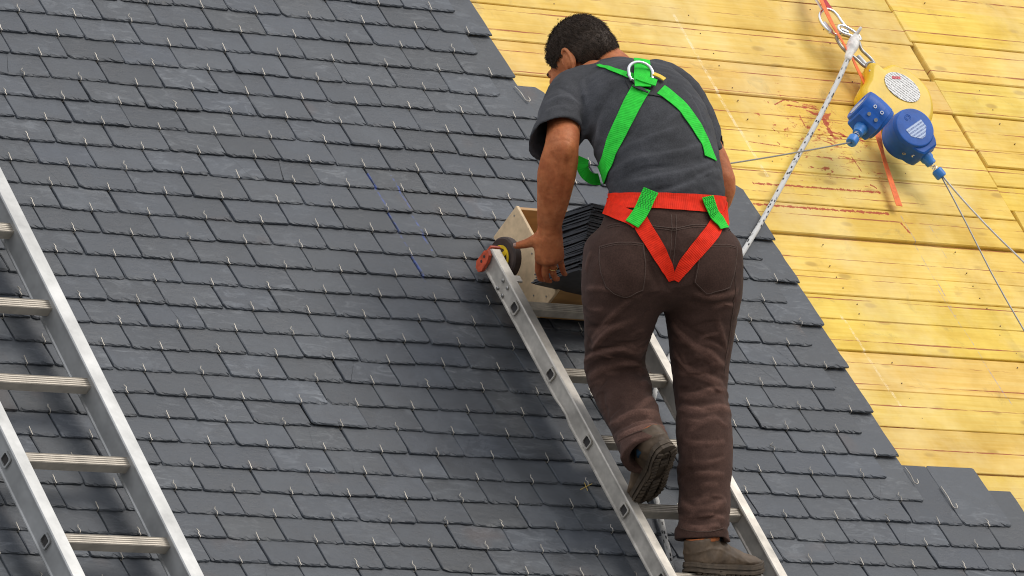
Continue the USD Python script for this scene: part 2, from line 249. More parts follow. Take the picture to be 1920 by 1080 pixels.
        L += [('ss.x', f'p{k}a.value1'), ('ss.y', f'p{k}b.value1'), (f'p{k}a.value', f'p{k}b.value3'), (f'p{k}b.value', f'p{k}c.value1'), (f'p{k}c.value', f'p{k}d.value1'), ('ss.x', f'p{k}x.value1'), ('ss.y', f'p{k}y.value1'), (f'p{k}x.value', f'p{k}y.value3'), (f'p{k}y.value', f'p{k}e.value1'), (f'p{k}y.value', f'p{k}f.value1'),
            (f'p{k}d.value', f'p{k}g.value1'), (f'p{k}e.value', f'p{k}g.value2'), (f'p{k}g.value', f'p{k}h.value1'), (f'p{k}f.value', f'p{k}h.value2'), (f'p{k}h.value', f'p{k}i.value1'), (f'p{k}i.value', f'p{k}m.fac'), (cur, f'p{k}m.a')]
        if rag:
            nodes[f'p{k}w'] = ('math', {'math_type': 'multiply', 'value2': hw * 1.5}); L += [('wrg.result', f'p{k}w.value1'), (f'p{k}w.value', f'p{k}d.value2')]
        else: L.append(('rwp.color', f'p{k}i.value2'))
        cur = f'p{k}m.result'
    L.append((cur, 'p.base_color'))
    return MAT('yellow_board', nodes, L)
M_BOARD = board_material()
M_HOOK = plain('steel_wire', (0.40, 0.37, 0.32), 0.48, 0.7, nscale=60)
M_UNDER = plain('dark_timber', (0.10, 0.055, 0.02), 0.8)
M_NAIL = plain('rusty_nail', (0.20, 0.12, 0.05), 0.7)
M_GROUND = plain('ground_soil', (0.13, 0.125, 0.11), 0.9, nscale=0.6)
M_ALU = plain('worn_aluminium', (0.47, 0.435, 0.38), 0.45, 0.5, nscale=11, namt=0.36, bump=0.15, bscale=60, stretch=(1, 1, 1))
M_ALU2 = plain('clean_aluminium', (0.36, 0.36, 0.35), 0.46, 0.6, nscale=8, namt=0.24, bump=0.1, bscale=60)
M_DARKHOLE = plain('dark_inside', (0.025, 0.022, 0.02), 0.8)
M_RUNG = plain('grimy_aluminium', (0.43, 0.38, 0.31), 0.5, 0.45, nscale=22, namt=0.3, bump=0.15)
M_RUNG2 = plain('beige_aluminium', (0.47, 0.42, 0.35), 0.48, 0.45, nscale=18, namt=0.2, bump=0.1)
M_REDMETAL = plain('red_painted_steel', (0.48, 0.075, 0.03), 0.55, 0.0, nscale=45, namt=0.45, bump=0.2)
M_RUBBER = plain('worn_rubber', (0.055, 0.035, 0.028), 0.7, nscale=30, namt=0.3)
M_WHEELY = plain('yellow_hub', (0.75, 0.50, 0.02), 0.45)
M_PLY_LIT = plain('plywood', (0.68, 0.50, 0.30), 0.65, nscale=5, namt=0.16, bump=0.1, bscale=40, stretch=(1, 6, 6))  # side panels: the brighter light on them is put into the colour
M_PLY_SHADED = plain('plywood_shaded', (0.46, 0.255, 0.095), 0.6, nscale=5, namt=0.22, stretch=(1, 6, 6))  # same plywood, shade and warm light of front, back and bottom in its colour
M_STACK = plain('stacked_slate', (0.045, 0.047, 0.052), 0.5, nscale=40, namt=0.3, bump=0.4)
M_BLUEP = plain('blue_plastic', (0.014, 0.098, 0.40), 0.42, spec=0.25, nscale=18, namt=0.22, bump=0.12, bscale=160)
M_BLUEL = plain('light_blue_plastic', (0.03, 0.19, 0.55), 0.4, nscale=18, namt=0.15)
M_YELP = plain('yellow_plastic', (0.76, 0.49, 0.022), 0.42, nscale=14, namt=0.14, bump=0.2, bscale=70)
M_STEEL = plain('bright_steel', (0.75, 0.75, 0.76), 0.22, 1.0, nscale=60, namt=0.08)
M_STEELD = plain('dull_steel', (0.36, 0.35, 0.33), 0.4, 0.9, nscale=60)
M_CABLE = plain('wire_cable', (0.26, 0.255, 0.25), 0.45, 0.7, nscale=200)
M_ORANGE = plain('orange_webbing', (0.80, 0.16, 0.035), 0.7, nscale=40, namt=0.22, bump=0.3, bscale=260)
M_REDWEB = plain('red_webbing_old', (0.45, 0.02, 0.03), 0.7, nscale=60)
M_STRAW = plain('straw', (0.6, 0.42, 0.1), 0.7)
def web(name, col, edge=None):
    # woven webbing: fine ribs across the strap; st = (along, across) in metres
    n = {'uv': ('uvmap', {'attribute': 'st'}), 'm': ('mapping', {'scale': (1, 0.12, 1)}), 'w': ('wave_texture', {'scale': 55.0, 'distortion': 0.6, 'bands_direction': 'x'}), 'n': ('noise_texture', {'scale': 60.0, 'detail': 3.0}), 'a': ('math', {'math_type': 'add'}),
         'r': ('rgb_ramp', {'ramp': [(0.3, tuple(np.array(col) * 0.8)), (0.7, tuple(np.minimum(np.array(col) * 1.1, 1)))]}), 'b': ('bump', {'strength': 0.5, 'distance': 0.0012}), 'p': ('principled_bsdf', {'roughness': 0.7, 'specular_ior_level': 0.15})}
    l = [('uv.UV', 'm.vector'), ('m.vector', 'w.vector'), ('uv.UV', 'n.vector'), ('n.fac', 'a.value1'), ('w.fac', 'a.value2'), ('a.value', 'b.height'), ('b.normal', 'p.normal'), ('n.fac', 'r.fac'), ('r.color', 'p.base_color')]
    return MAT(name, n, l)
M_GREEN = web('green_webbing', (0.030, 0.60, 0.045)); M_RED = web('red_webbing', (0.84, 0.030, 0.008))
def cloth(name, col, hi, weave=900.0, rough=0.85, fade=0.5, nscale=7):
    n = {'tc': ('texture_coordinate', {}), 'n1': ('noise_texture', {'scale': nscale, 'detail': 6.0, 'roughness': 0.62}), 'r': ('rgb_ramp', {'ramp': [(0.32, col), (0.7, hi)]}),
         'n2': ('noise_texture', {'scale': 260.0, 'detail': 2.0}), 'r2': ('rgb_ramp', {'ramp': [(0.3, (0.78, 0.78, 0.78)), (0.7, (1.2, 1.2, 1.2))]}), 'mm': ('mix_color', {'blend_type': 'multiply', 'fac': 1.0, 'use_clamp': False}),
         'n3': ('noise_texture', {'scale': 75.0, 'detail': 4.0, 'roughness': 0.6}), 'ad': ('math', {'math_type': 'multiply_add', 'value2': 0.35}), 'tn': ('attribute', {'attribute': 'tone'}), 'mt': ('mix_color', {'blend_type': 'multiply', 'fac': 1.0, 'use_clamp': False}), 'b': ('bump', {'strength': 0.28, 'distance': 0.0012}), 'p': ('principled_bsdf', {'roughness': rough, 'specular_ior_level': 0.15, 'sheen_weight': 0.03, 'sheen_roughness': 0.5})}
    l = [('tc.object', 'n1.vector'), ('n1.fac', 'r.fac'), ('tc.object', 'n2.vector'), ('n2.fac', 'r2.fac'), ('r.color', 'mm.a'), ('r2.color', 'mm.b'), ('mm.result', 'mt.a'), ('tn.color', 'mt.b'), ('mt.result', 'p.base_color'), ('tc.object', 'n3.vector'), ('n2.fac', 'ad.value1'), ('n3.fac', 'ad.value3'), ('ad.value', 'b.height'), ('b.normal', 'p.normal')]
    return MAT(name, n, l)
M_SHIRT = cloth('grey_cotton', (0.035, 0.0355, 0.038), (0.064, 0.065, 0.071)); M_TROU = cloth('brown_denim', (0.043, 0.0225, 0.0165), (0.078, 0.0425, 0.0325), nscale=5)
M_STITCH = plain('brown_stitching', (0.095, 0.06, 0.045), 0.8, nscale=300, namt=0.4)
def skin_material():
    n = {'tc': ('texture_coordinate', {}), 'n3': ('noise_texture', {'scale': 48.0, 'detail': 6.0, 'roughness': 0.7}), 'r3': ('rgb_ramp', {'ramp': [(0.3, (0.72, 0.66, 0.62)), (0.55, (1.0, 1.0, 1.0)), (0.75, (1.12, 1.1, 1.1))]}), 'mx': ('mix_color', {'blend_type': 'multiply', 'fac': 0.9, 'use_clamp': False}), 'n1': ('noise_texture', {'scale': 16.0, 'detail': 5.0, 'roughness': 0.6}), 'r': ('rgb_ramp', {'ramp': [(0.3, (0.33, 0.095, 0.034)), (0.55, (0.45, 0.148, 0.055)), (0.75, (0.53, 0.20, 0.085))]}),
         'n2': ('noise_texture', {'scale': 140.0, 'detail': 4.0}), 'b': ('bump', {'strength': 0.5, 'distance': 0.002}), 'p': ('principled_bsdf', {'roughness': 0.6, 'specular_ior_level': 0.25, 'subsurface_weight': 0.12, 'subsurface_scale': 0.006, 'subsurface_radius': (1, 0.3, 0.15)})}
    return MAT('tanned_skin', n, [('tc.object', 'n1.vector'), ('n1.fac', 'r.fac'), ('tc.object', 'n3.vector'), ('n3.fac', 'r3.fac'), ('r.color', 'mx.a'), ('r3.color', 'mx.b'), ('mx.result', 'p.base_color'), ('tc.object', 'n2.vector'), ('n2.fac', 'b.height'), ('b.normal', 'p.normal')])
M_SKIN = skin_material()
M_HAIR = plain('dark_hair', (0.052, 0.035, 0.024), 0.6, nscale=90, namt=0.4, bump=0.25, bscale=200, spec=0.25)
M_SHOE = plain('brown_leather', (0.085, 0.055, 0.031), 0.65, nscale=24, namt=0.35, bump=0.4, bscale=110)
M_SOLE = plain('brown_sole', (0.066, 0.046, 0.028), 0.75, nscale=40, namt=0.4, bump=0.3)
M_SOCK = plain('blue_textile', (0.010, 0.040, 0.075), 0.8, nscale=80, bump=0.4)
M_ORL = plain('orange_lining', (0.42, 0.12, 0.03), 0.8, nscale=80)
M_BLACK = plain('black_textile', (0.012, 0.012, 0.013), 0.7, nscale=80, bump=0.3)
M_GOLD = plain('gold', (0.75, 0.48, 0.16), 0.25, 1.0)
M_EYE = plain('eye', (0.5, 0.47, 0.43), 0.2)
def rope_material():
    n = {'uv': ('uvmap', {'attribute': 'st'}), 'm': ('mapping', {'scale': (44.0, 3.0, 1)}), 'v': ('voronoi_texture', {'scale': 1.0, 'randomness': 0.75, 'metric': 'chebychev'}), 'r': ('rgb_ramp', {'ramp': [(0.0, (0.02, 0.02, 0.022)), (0.24, (0.03, 0.03, 0.032)), (0.30, (0.62, 0.61, 0.58)), (1.0, (0.72, 0.71, 0.68))]}),
         'm2': ('mapping', {'scale': (160.0, 6.0, 1), 'rotation': (0, 0, 0)}), 'w': ('wave_texture', {'scale': 1.0, 'bands_direction': 'diagonal'}), 'b': ('bump', {'strength': 0.6, 'distance': 0.0015}), 'p': ('principled_bsdf', {'roughness': 0.75})}
    return MAT('flecked_rope', n, [('uv.UV', 'm.vector'), ('m.vector', 'v.vector'), ('v.distance', 'r.fac'), ('r.color', 'p.base_color'), ('uv.UV', 'm2.vector'), ('m2.vector', 'w.vector'), ('w.fac', 'b.height'), ('b.normal', 'p.normal')])
M_ROPE = rope_material()
def print_material(name, base, ink, rows, red=False):
    # rows of tiny illegible print; st = label coordinates 0..1
    n = {'uv': ('uvmap', {'attribute': 'st'}), 's': ('separate_xyz', {}), 'f': ('math', {'math_type': 'multiply', 'value2': rows}), 'fr': ('math', {'math_type': 'fraction'}), 'lt': ('math', {'math_type': 'less_than', 'value2': 0.55}),
         'm': ('mapping', {'scale': (34.0, rows, 1)}), 'w': ('noise_texture', {'scale': 1.0, 'detail': 3.0, 'roughness': 0.8}), 'r': ('rgb_ramp', {'ramp': [(0.43, (0, 0, 0)), (0.49, (0.85, 0.85, 0.85))]}), 'mu': ('math', {'math_type': 'multiply'}), 'mx': ('mix_color', {'blend_type': 'mix', 'a': base, 'b': ink}), 'p': ('principled_bsdf', {'roughness': 0.4})}
    return MAT(name, n, [('uv.UV', 's.vector'), ('s.y', 'f.value1'), ('f.value', 'fr.value1'), ('fr.value', 'lt.value1'), ('uv.UV', 'm.vector'), ('m.vector', 'w.vector'), ('w.fac', 'r.fac'), ('lt.value', 'mu.value1'), ('r.color', 'mu.value2'), ('mu.value', 'mx.fac'), ('mx.result', 'p.base_color')])
M_LABELW = print_material('white_label', (0.72, 0.71, 0.68), (0.04, 0.035, 0.035), 11.0); M_LABELB = print_material('blue_white_label', (0.42, 0.52, 0.70), (0.03, 0.08, 0.28), 7.0)
M_REDINK = plain('red_print', (0.65, 0.05, 0.08), 0.5)

#@@ROOF
# ------------------------------------------------------------------ ground
g = frame_box(np.array([0, 0, -0.05]), np.eye(3), (400, 400, 0.05))
obj('ground', g, M_GROUND, kind='structure')

# ------------------------------------------------------------------ the roof: boards, slates, hooks
ROOF = thing('house_roof', 'steep roof half covered with grey slates over bare yellow boards', 'roof', roof(0, -3.0), rot=np.stack([U, V, N]))
obj('light_block_sheet', frame_box(roof(3.1, -0.6, -0.06), np.stack([U, V, N]), (5.0, 2.9, 0.008)), M_UNDER, ROOF)  # unseen dark sheet added to block light behind the board gaps
for k in range(18):
    obj('rafter', frame_box(roof(-1.7 + 0.55 * k, -0.6, -0.118), np.stack([U, V, N]), (0.035, 2.9, 0.05)), M_UNDER, ROOF)

def board(u0, u1, v0, v1, lift, tone, lipped):
    gap = 0.0019
    us = np.array([u0, u1]); x0, x1 = u0 + 0.001, u1 - 0.001; y0, y1 = v0 + gap, v1 - gap; b = 0.0025; t = 0.02; n1 = -0.0235 + lift
    tw = rng.normal(0, 0.0009, 4)
    top = [(x0 + b, y0 + b, n1 + tw[0]), (x1 - b, y0 + b, n1 + tw[1]), (x1 - b, y1 - b, n1 + tw[2]), (x0 + b, y1 - b, n1 + tw[3])]
    mid = [(x0, y0, n1 - b), (x1, y0, n1 - b), (x1, y1, n1 - b), (x0, y1, n1 - b)]; bot = [(x0, y0, n1 - t), (x1, y0, n1 - t), (x1, y1, n1 - t), (x0, y1, n1 - t)]
    P = np.array(top + mid + bot); f = [(0, 1, 2), (0, 2, 3)]
    for a in (0, 4):
        for i in range(4):
            j = (i + 1) % 4; f += [(a + i, a + 4 + i, a + 4 + j), (a + i, a + 4 + j, a + j)]
    f += [(8, 10, 9), (8, 11, 10)]
    obj('board', (roof(P[:, 0], P[:, 1], P[:, 2]), np.array(f)), M_BOARD, ROOF, uv=P[:, :2], tone=tone)
JOINT = 3.622
vl = [1.60, 1.44, 1.29, 1.13, .98, .83, .68, .54, .40, .253, .098, -.045, -.193, -.37, -.507, -.638, -.79, -.885, -.988, -1.118, -1.276, -1.425, -1.597, -1.74, -1.89, -2.05, -2.2, -2.36, -2.5]
vr = [1.60, 1.46, 1.30, 1.15, 1.0, .86, .71, .57, .427, .267, .104, -.047, -.196, -.275, -.358, -.461, -.60, -.75, -.9, -1.05, -1.2, -1.36, -1.5, -1.66, -1.8, -1.96, -2.1, -2.26, -2.4]
for vs, a, b in ((vl, 1.30, JOINT), (vr, JOINT, 8.0)):
    for v1, v0 in zip(vs[:-1], vs[1:]):
        j = rng.normal(0, 0.006)
        k = rng.uniform(0.88, 1.04); c = (k * rng.uniform(0.97, 1.02), k * rng.uniform(0.95, 1.03), k * rng.uniform(0.62, 1.12))
        board(a if a < 2 else a + 0.003 + j, b if b > 5 else b - 0.003 + j, v0, v1, rng.uniform(-0.004, 0.0018) - (0.0035 if rng.random() < .25 else 0), c, False)

nl = []
for vs, a, b in ((vl, 1.30, JOINT), (vr, JOINT, 8.0)):
    for v1, v0 in zip(vs[:-1], vs[1:]):
        for k in range(18):
            ux = -1.7 + .55 * k
            for f_ in (.22, .78):
                u_ = ux + rng.normal(0, .008)
                if a + .03 < u_ < b - .03: nl.append(lathe([(0, -.004), (.0019, -.004), (.0019, .0005), (0, .0008)], roof(u_, v0 + (v1 - v0) * f_ + rng.normal(0, .006), -.0238), N, 7))
obj('nail_heads', joined(nl), M_NAIL, ROOF, kind='stuff')
L_SL, T_SL = 0.245, 0.0064
def row_end(r):                            # where each course stops, in slate widths
    half = r % 2 == 0                      # even courses have their joints at the half widths
    if r >= -3: return 8.47 if half else 8.94
    if r == -4: return 9.5
    if r in (-5, -6, -7): return {-5: 10.0, -6: 10.5, -7: 11.0}[r]
    if r >= -20: return 12.46 if half else 11.97
    if r == -21: return 14.0
    if r == -22: return 14.5
    return 15.5 if half else 16.0
SLOPE = math.atan2(T_SL, E_ROW)
def slate(uc, r, last, cut):
    """one riven slate: chipped tail and sides; returns points in roof coordinates and triangles"""
    w = W_SL / 2 - 0.0020 - abs(rng.normal(0, 0.0007)); yt = rng.normal(0, 0.0015); rot = rng.normal(0, 0.005); lift = abs(rng.normal(0, 0.0011)) + (0.002 if rng.random() < .08 else 0); tilt = rng.normal(0, 0.006)
    t = T_SL * rng.uniform(0.85, 1.2)
    nb, ns = 19, 7
    xb = np.linspace(-w, w, nb); xb[1:-1] += rng.normal(0, 0.003, nb - 2)
    wav = rng.normal(0, 0.0009, nb).cumsum() * 0.5; wav -= np.linspace(wav[0], wav[-1], nb)
    low = np.c_[xb, wav + rng.normal(0, 0.0006, nb)]
    cl, cr = abs(rng.normal(0, 0.004)), abs(rng.normal(0, 0.003))
    if rng.random() < 0.12: cl += rng.uniform(.004, .012)
    low[0, 1] += cl; low[-1, 1] += cr
    ys = np.linspace(0.02, L_SL, ns)
    cR = rng.uniform(.018, .03) if cut else rng.uniform(0, .006)
    right = np.c_[w + rng.normal(0, 0.0007, ns), ys]; left = np.c_[-w + rng.normal(0, 0.0007, ns), ys][::-1]
    right[-1] = (w, L_SL - cR); top = np.array([[w - cR, L_SL], [-w + 0.01, L_SL + rng.normal(0, .001)]]); left[0] = (-w, L_SL - 0.01)
    ring = np.vstack([low, right, top, left]); n = len(ring)
    ins = np.full(n, 0.0012)
    ins[:nb] = 0.0015 + 0.006 * rng.random(nb) ** 1.7; big = rng.random(nb) < 0.16; ins[:nb][big] += rng.uniform(.003, .009, big.sum())
    ins[nb + ns + 2:] = 0.001 + 0.003 * rng.random(ns) ** 2
    c = np.array([0, L_SL / 2]); d = np.zeros((n, 2)); d[:nb] = (0, 1); d[nb:nb + ns] = (-1, 0); d[nb + ns:nb + ns + 2] = (0, -1); d[nb + ns + 2:] = (1, 0)
    d[0] = (.6, .8); d[nb - 1] = (-.6, .8)
    P = np.vstack([np.c_[ring + d * ins[:, None], np.zeros(n)], np.c_[ring, np.full(n, -0.0016)], np.c_[ring, np.full(n, -t)]])
    P[n:n + nb, 2] = -rng.uniform(.0015, .0042, nb)
    from_c = len(P); P = np.vstack([P, [[0, L_SL * .5, 0]]])
    i = np.arange(n); j = (i + 1) % n
    F = np.vstack([np.stack([np.full(n, from_c), i, j], 1)] + [np.vstack([np.stack([a + i, a + n + i, a + n + j], 1), np.stack([a + i, a + n + j, a + j], 1)]) for a in (0, n)])
    cs, sn = math.cos(rot), math.sin(rot); x, y = P[:, 0] * cs - P[:, 1] * sn, P[:, 0] * sn + P[:, 1] * cs
    n_ = P[:, 2] - y * math.sin(SLOPE) + lift * (1 - y / L_SL) + tilt * x * (1 - y / L_SL)
    u = uc * W_SL + x + rng.normal(0, 0.0008); v = r * E_ROW + y + yt
    return np.stack([u, v, n_], 1), F, lift
def hook(u, r, lift):
    s = rng.normal(0, 0.0018); k = rng.uniform(0.8, 1.15); v = r * E_ROW; b = -T_SL - 0.004
    p = np.array([(u + .002, v + .03, b + .001), (u + .0015, v - .001, b + .001), (u + .001, v - .0045, b + .004), (u, v - .004, .0025 + lift), (u - .0012 + s, v + .006 * k, .0042 + lift), (u - .0005 - s, v + .014 * k, .0036 + lift), (u - .0022 + s, v + .0215 * k, .0064 + lift)])
    (vv, ff), _ = tube(roof(p[:, 0], p[:, 1], p[:, 2]), 0.00128, 5); return vv, ff
cells = []
for r in range(-31, 12):
    e = row_end(r); c = (-8 if r % 2 == 0 else -8.5)
    while c + 0.5 <= e + 0.1:
        cells.append((r, c, c + 1.5 > e + 0.1)); c += 1
made = []
for r, c, last in cells:
    P, F, lift = slate(c, r, last, last and r in (-4, -8) or rng.random() < .04)
    W = roof(P[:, 0], P[:, 1], P[:, 2]); q = proj(roof(c * W_SL, r * E_ROW + .04))[0]
    k = rng.normal(1.0, .11); b = rng.normal(0, .02); tone = np.clip((k - b * .5, k, k + b), .6, 1.35)
    h = hook(c * W_SL, r, lift)
    inside = -70 < q[0] < 1960 and -30 < q[1] < 1110
    made.append((q[2] if inside else 99, W, F, P[:, :2], tone, h))
order = sorted(range(len(made)), key=lambda i: made[i][0])
rest = []
for n_, i in enumerate(order):
    d, W, F, st, tone, h = made[i]
    if n_ < 300 and d < 99:
        s = obj('slate', (W, F), M_SLATE, ROOF, uv=st, tone=tone)
        obj('slate_hook', h, M_HOOK, s, smooth=50)
    else: rest.append(i)
V_, F_ = joined([(made[i][1], made[i][2]) for i in rest])
obj('remaining_slates', (V_, F_), M_SLATE, ROOF, uv=np.vstack([made[i][3] for i in rest]), tone=np.vstack([np.broadcast_to(made[i][4], (len(made[i][1]), 3)) for i in rest]), kind='stuff')
obj('remaining_hooks', joined([made[i][5] for i in rest]), M_HOOK, ROOF, smooth=50, kind='stuff')
# long hooks lying ready beside the open edges
for (a, b) in (((965, 162), (988, 189)), ((1697, 876), (1716, 906)), ((1764, 912), (1789, 952))):
    A, B = on_roof(*a, -.004), on_roof(*b, .001); w = unit(B - A)
    pts = [A, A * .5 + B * .5 + N * .002, B, B + w * .006 + N * .003 + U * .004, B + U * .009 + N * .005, B - w * .012 + U * .009 + N * .006]
    obj('slate_hook', tube(smooth_path(pts, 14), .0017, 6)[0], M_HOOK, ROOF, smooth=50)

# ------------------------------------------------------------------ ladders lying up the slope
AX = np.stack([U, V, N])
def section(w, d, lip=0.007, rec=0.004):
    """rail profile across (u, n): a box with a shallow groove in both webs"""
    r = .003
    return [(r, 0), (w - r, 0), (w, r), (w, lip), (w - rec, lip + .003), (w - rec, d - lip - .003), (w, d - lip), (w, d - r), (w - r, d), (r, d), (0, d - r), (0, d - lip), (rec, d - lip - .003), (rec, lip + .003), (0, lip), (0, r)]
def ladder(label, ul, wl, ur, wr, h0, depth, v_top, v_bot, vr, mat, rmat, rung, dent=None):
    L = thing('ladder', label, 'ladder', roof((ul + ur) / 2, v_bot, h0), rot=AX)
    for u0, w in ((ul, wl), (ur, wr)):
        ax = np.stack([U, N, -V])
        m = prism(section(w, depth), roof(u0, v_top, h0), ax, 0, v_top - v_bot)
        if dent and u0 == ul:
            vv, ff = m; tm = trimesh.Trimesh(vv, ff); 
            for _ in range(5): tm = tm.subdivide_to_size(.05, max_iter=12)
            x = np.array(tm.vertices) - O; pv = x @ V; ph = x @ N
            amt = .007 * np.exp(-((pv - dent) / .02) ** 2) * np.clip(1 - (ph - h0) / .02, 0, 1); m = (np.array(tm.vertices) + amt[:, None] * U + amt[:, None] * N, np.array(tm.faces))
        obj('rail', m, mat, L)
    for v in vr:
        hc = h0 + depth * .55; a = rung / 2
        # a ribbed tread on the face away from the roof
        prof = [(-a, -a + .002), (-a + .002, -a), (a - .002, -a), (a, -a + .002), (a, a - .003)]
        xs = np.linspace(a - .002, -a + .002, 13)
        prof += [(x, a - (.0022 if i % 3 == 1 else 0)) for i, x in enumerate(xs)] + [(-a, a - .003)]
        m = prism(prof, roof(ul + wl - .005, v, hc), np.stack([V, N, np.cross(V, N)]), 0, ur - ul - wl + .010)
        g_ = obj('rung', m, rmat, L)
        for u_, s in ((ul - .0005, -1),):  # swaged end with its square hole
            R_ = a + .002; sq = [(-R_, -R_ + .005), (-R_ + .005, -R_), (R_ - .005, -R_), (R_, -R_ + .005), (R_, R_ - .005), (R_ - .005, R_), (-R_ + .005, R_), (-R_, R_ - .005)]
            from shapely.geometry import Polygon
            rg = Polygon(sq).difference(Polygon(np.array(sq) * .76))
            obj('rung_end', prism(rg, roof(u_ + .0035, v, hc), np.stack([V, N, U]), -.0055, -.0005), mat, g_)
            obj('rung_hole', prism(np.array(sq) * .77, roof(u_ + .0035, v, hc), np.stack([V, N, U]), -.0018, -.0008), M_DARKHOLE, g_)
    return L
LAD = ladder('grimy aluminium roof ladder with a wheel at its top, under the worker', 1.190, .036, 1.611, .036, .05, .063, -.935, -3.05, [-1.141 - .2565 * k for k in range(8)], M_ALU, M_RUNG, .031, dent=-1.515)
LAD2 = ladder('clean bright aluminium ladder at the left edge, nothing standing on it', -.922, .045, -.530, .050, .05, .079, .55, -3.05, [.1525 - .2845 * k for k in range(12)], M_ALU2, M_RUNG2, .033)
# wheel, bracket and bolts at the top of the near ladder
WC = roof(1.258, -.943, .082)
wh = obj('wheel', lathe([(0, -.017), (.038, -.017), (.040, -.012), (.058, -.015), (.063, -.010), (.064, 0), (.063, .010), (.058, .015), (.040, .012), (.038, .017), (0, .017)], WC, U, 40), M_RUBBER, LAD, smooth=35)
hubparts = [lathe([(.030, -.0185), (.039, -.0185), (.039, -.0165), (.030, -.0165), (.030, -.0185)], WC, U, 32), lathe([(0, -.022), (.011, -.022), (.011, -.0165), (0, -.0165)], WC, U, 16)]
for k in range(5):
    a = k * 2 * math.pi / 5 + .4; dr = math.cos(a) * V + math.sin(a) * N; tn = np.cross(U, dr)
    hubparts.append(frame_box(WC + dr * .021 - U * .0178, np.stack([dr, tn, U]), (.013, .0075, .0014)))
obj('hub', joined(hubparts), M_WHEELY, wh)
obj('axle', tube([WC - U * .06, WC + U * .024], .006, 10)[0], M_STEELD, LAD)
# red end plate
pl = [(-.040, .0), (-.034, .040), (-.016, .060), (.018, .066), (.036, .050), (.036, .002), (.010, -.014), (-.024, -.014)]
pl = [(.5 * a, .9 * b) for a, b in pl]
rp = obj('end_plate', prism(np.array(pl), roof(1.190, -.948, .05), np.stack([V, N, U]), -.012, -.001), M_REDMETAL, LAD)
for dv, dn in ((.002, .018), (.004, .036)): obj('hole', tube([roof(1.190 - .0125, -.948 + dv, .05 + dn), roof(1.190 - .0115, -.948 + dv, .05 + dn)], .0045, 10)[0], M_DARKHOLE, rp)
obj('end_cap', frame_box(roof(1.208, -.931, .083), AX, (.019, .005, .034), .002), M_REDMETAL, LAD)
def bolt(px, py, n, r=.0055, name='bolt'):
    p = on_roof(px, py, n); uo = 1.190 + .0035; s = (uo - p[0]) ; d = ray(px, py); p = p + d * (s / d[0])
    obj(name, lathe([(0, -.006), (r * .6, -.0055), (r, -.003), (r, .001), (0, .001)], p, U, 12), M_STEELD, LAD, smooth=40)
bolt(912, 484, .08, .011)
for q in ((944, 526), (934, 540), (952, 540), (943, 554)): bolt(*q, .08)
obj('wheel_bracket', frame_box(roof(1.238, -1.045, .105), AX, (.012, .012, .0035), .001), M_ALU, LAD)

# ------------------------------------------------------------------ the box of slates
ub = 1.336; BV0, BV1, BN0, BN1 = -1.107, -.790, .015, .150; BW = .38; th = .011
box = thing('wooden_box', 'open plywood box of slates resting on the rungs beside the wheel', 'box', roof(ub + BW / 2, (BV0 + BV1) / 2, BN0), rot=AX)
def panel(c, half, mat, **k): return obj('panel', frame_box(c, AX, half, .0012), mat, box, **k)
panel(roof(ub + th / 2, (BV0 + BV1) / 2, (BN0 + BN1) / 2), (th / 2, (BV1 - BV0) / 2, (BN1 - BN0) / 2), M_PLY_LIT)
panel(roof(ub + BW - th / 2, (BV0 + BV1) / 2, (BN0 + BN1) / 2), (th / 2, (BV1 - BV0) / 2, (BN1 - BN0) / 2), M_PLY_LIT)
panel(roof(ub + BW / 2, BV0 + th / 2, (BN0 + BN1) / 2 - .002), (BW / 2 - th - .0005, th / 2, (BN1 - BN0) / 2 - .002), M_PLY_SHADED)
panel(roof(ub + BW / 2, BV1 - th / 2, (BN0 + BN1) / 2 - .002), (BW / 2 - th - .0005, th / 2, (BN1 - BN0) / 2 - .002), M_PLY_SHADED)
panel(roof(ub + BW / 2, (BV0 + BV1) / 2, BN0 + th / 2), (BW / 2 - th - .0005, (BV1 - BV0) / 2 - th - .0005, th / 2 - .001), M_PLY_SHADED)
for (dv, dn) in ((.06, .1), (.16, .1), (.30, .11), (.06, .03), (.02, .07)):
    obj('screw', lathe([(0, -.0008), (.003, -.0006), (.003, .001), (0, .001)], roof(ub, BV0 + dv, BN0 + dn), U, 8), M_STEELD, box)
# slates standing ready in it, lying one on another with their corner to the front
c0 = at_depth(1093, 513, 22.30); ZU = unit(np.array([0, 0, 1.0]) + .19 * FH); 
e1 = unit(U - ZU * (U @ ZU)); e2 = np.cross(ZU, e1)
for k in range(42):
    hgt = .006 + .0051 * k; low = k < 7
    jx, jy = rng.normal(0, .0038, 2); ang = rng.normal(0, .022); ax1 = unit(e1 * math.cos(ang) + e2 * math.sin(ang)); ax2 = np.cross(ZU, ax1)
    wx, wy = .235, .20
    lean = .0012 * max(0, k - 10) - (.012 if low else 0)
    w_ = wx
    poly = np.array([(0, 0), (w_, 0), (w_, wy), (0, wy)], float); m_ = []
    for a, b in zip(poly, np.roll(poly, -1, 0)): m_ += [a + (b - a) * t for t in (0, .25, .5, .75)]
    m_ = np.array(m_) + rng.normal(0, .0011, (16, 2)); m_ += (lean + jx, jy)
    obj('stacked_slate', prism(m_, c0 + ZU * hgt, np.stack([ax1, ax2, ZU]), 0, .0036), M_STACK, label='thin dark slate lying in the stack in the wooden box', cat='slate', group='slates stacked in the wooden box')
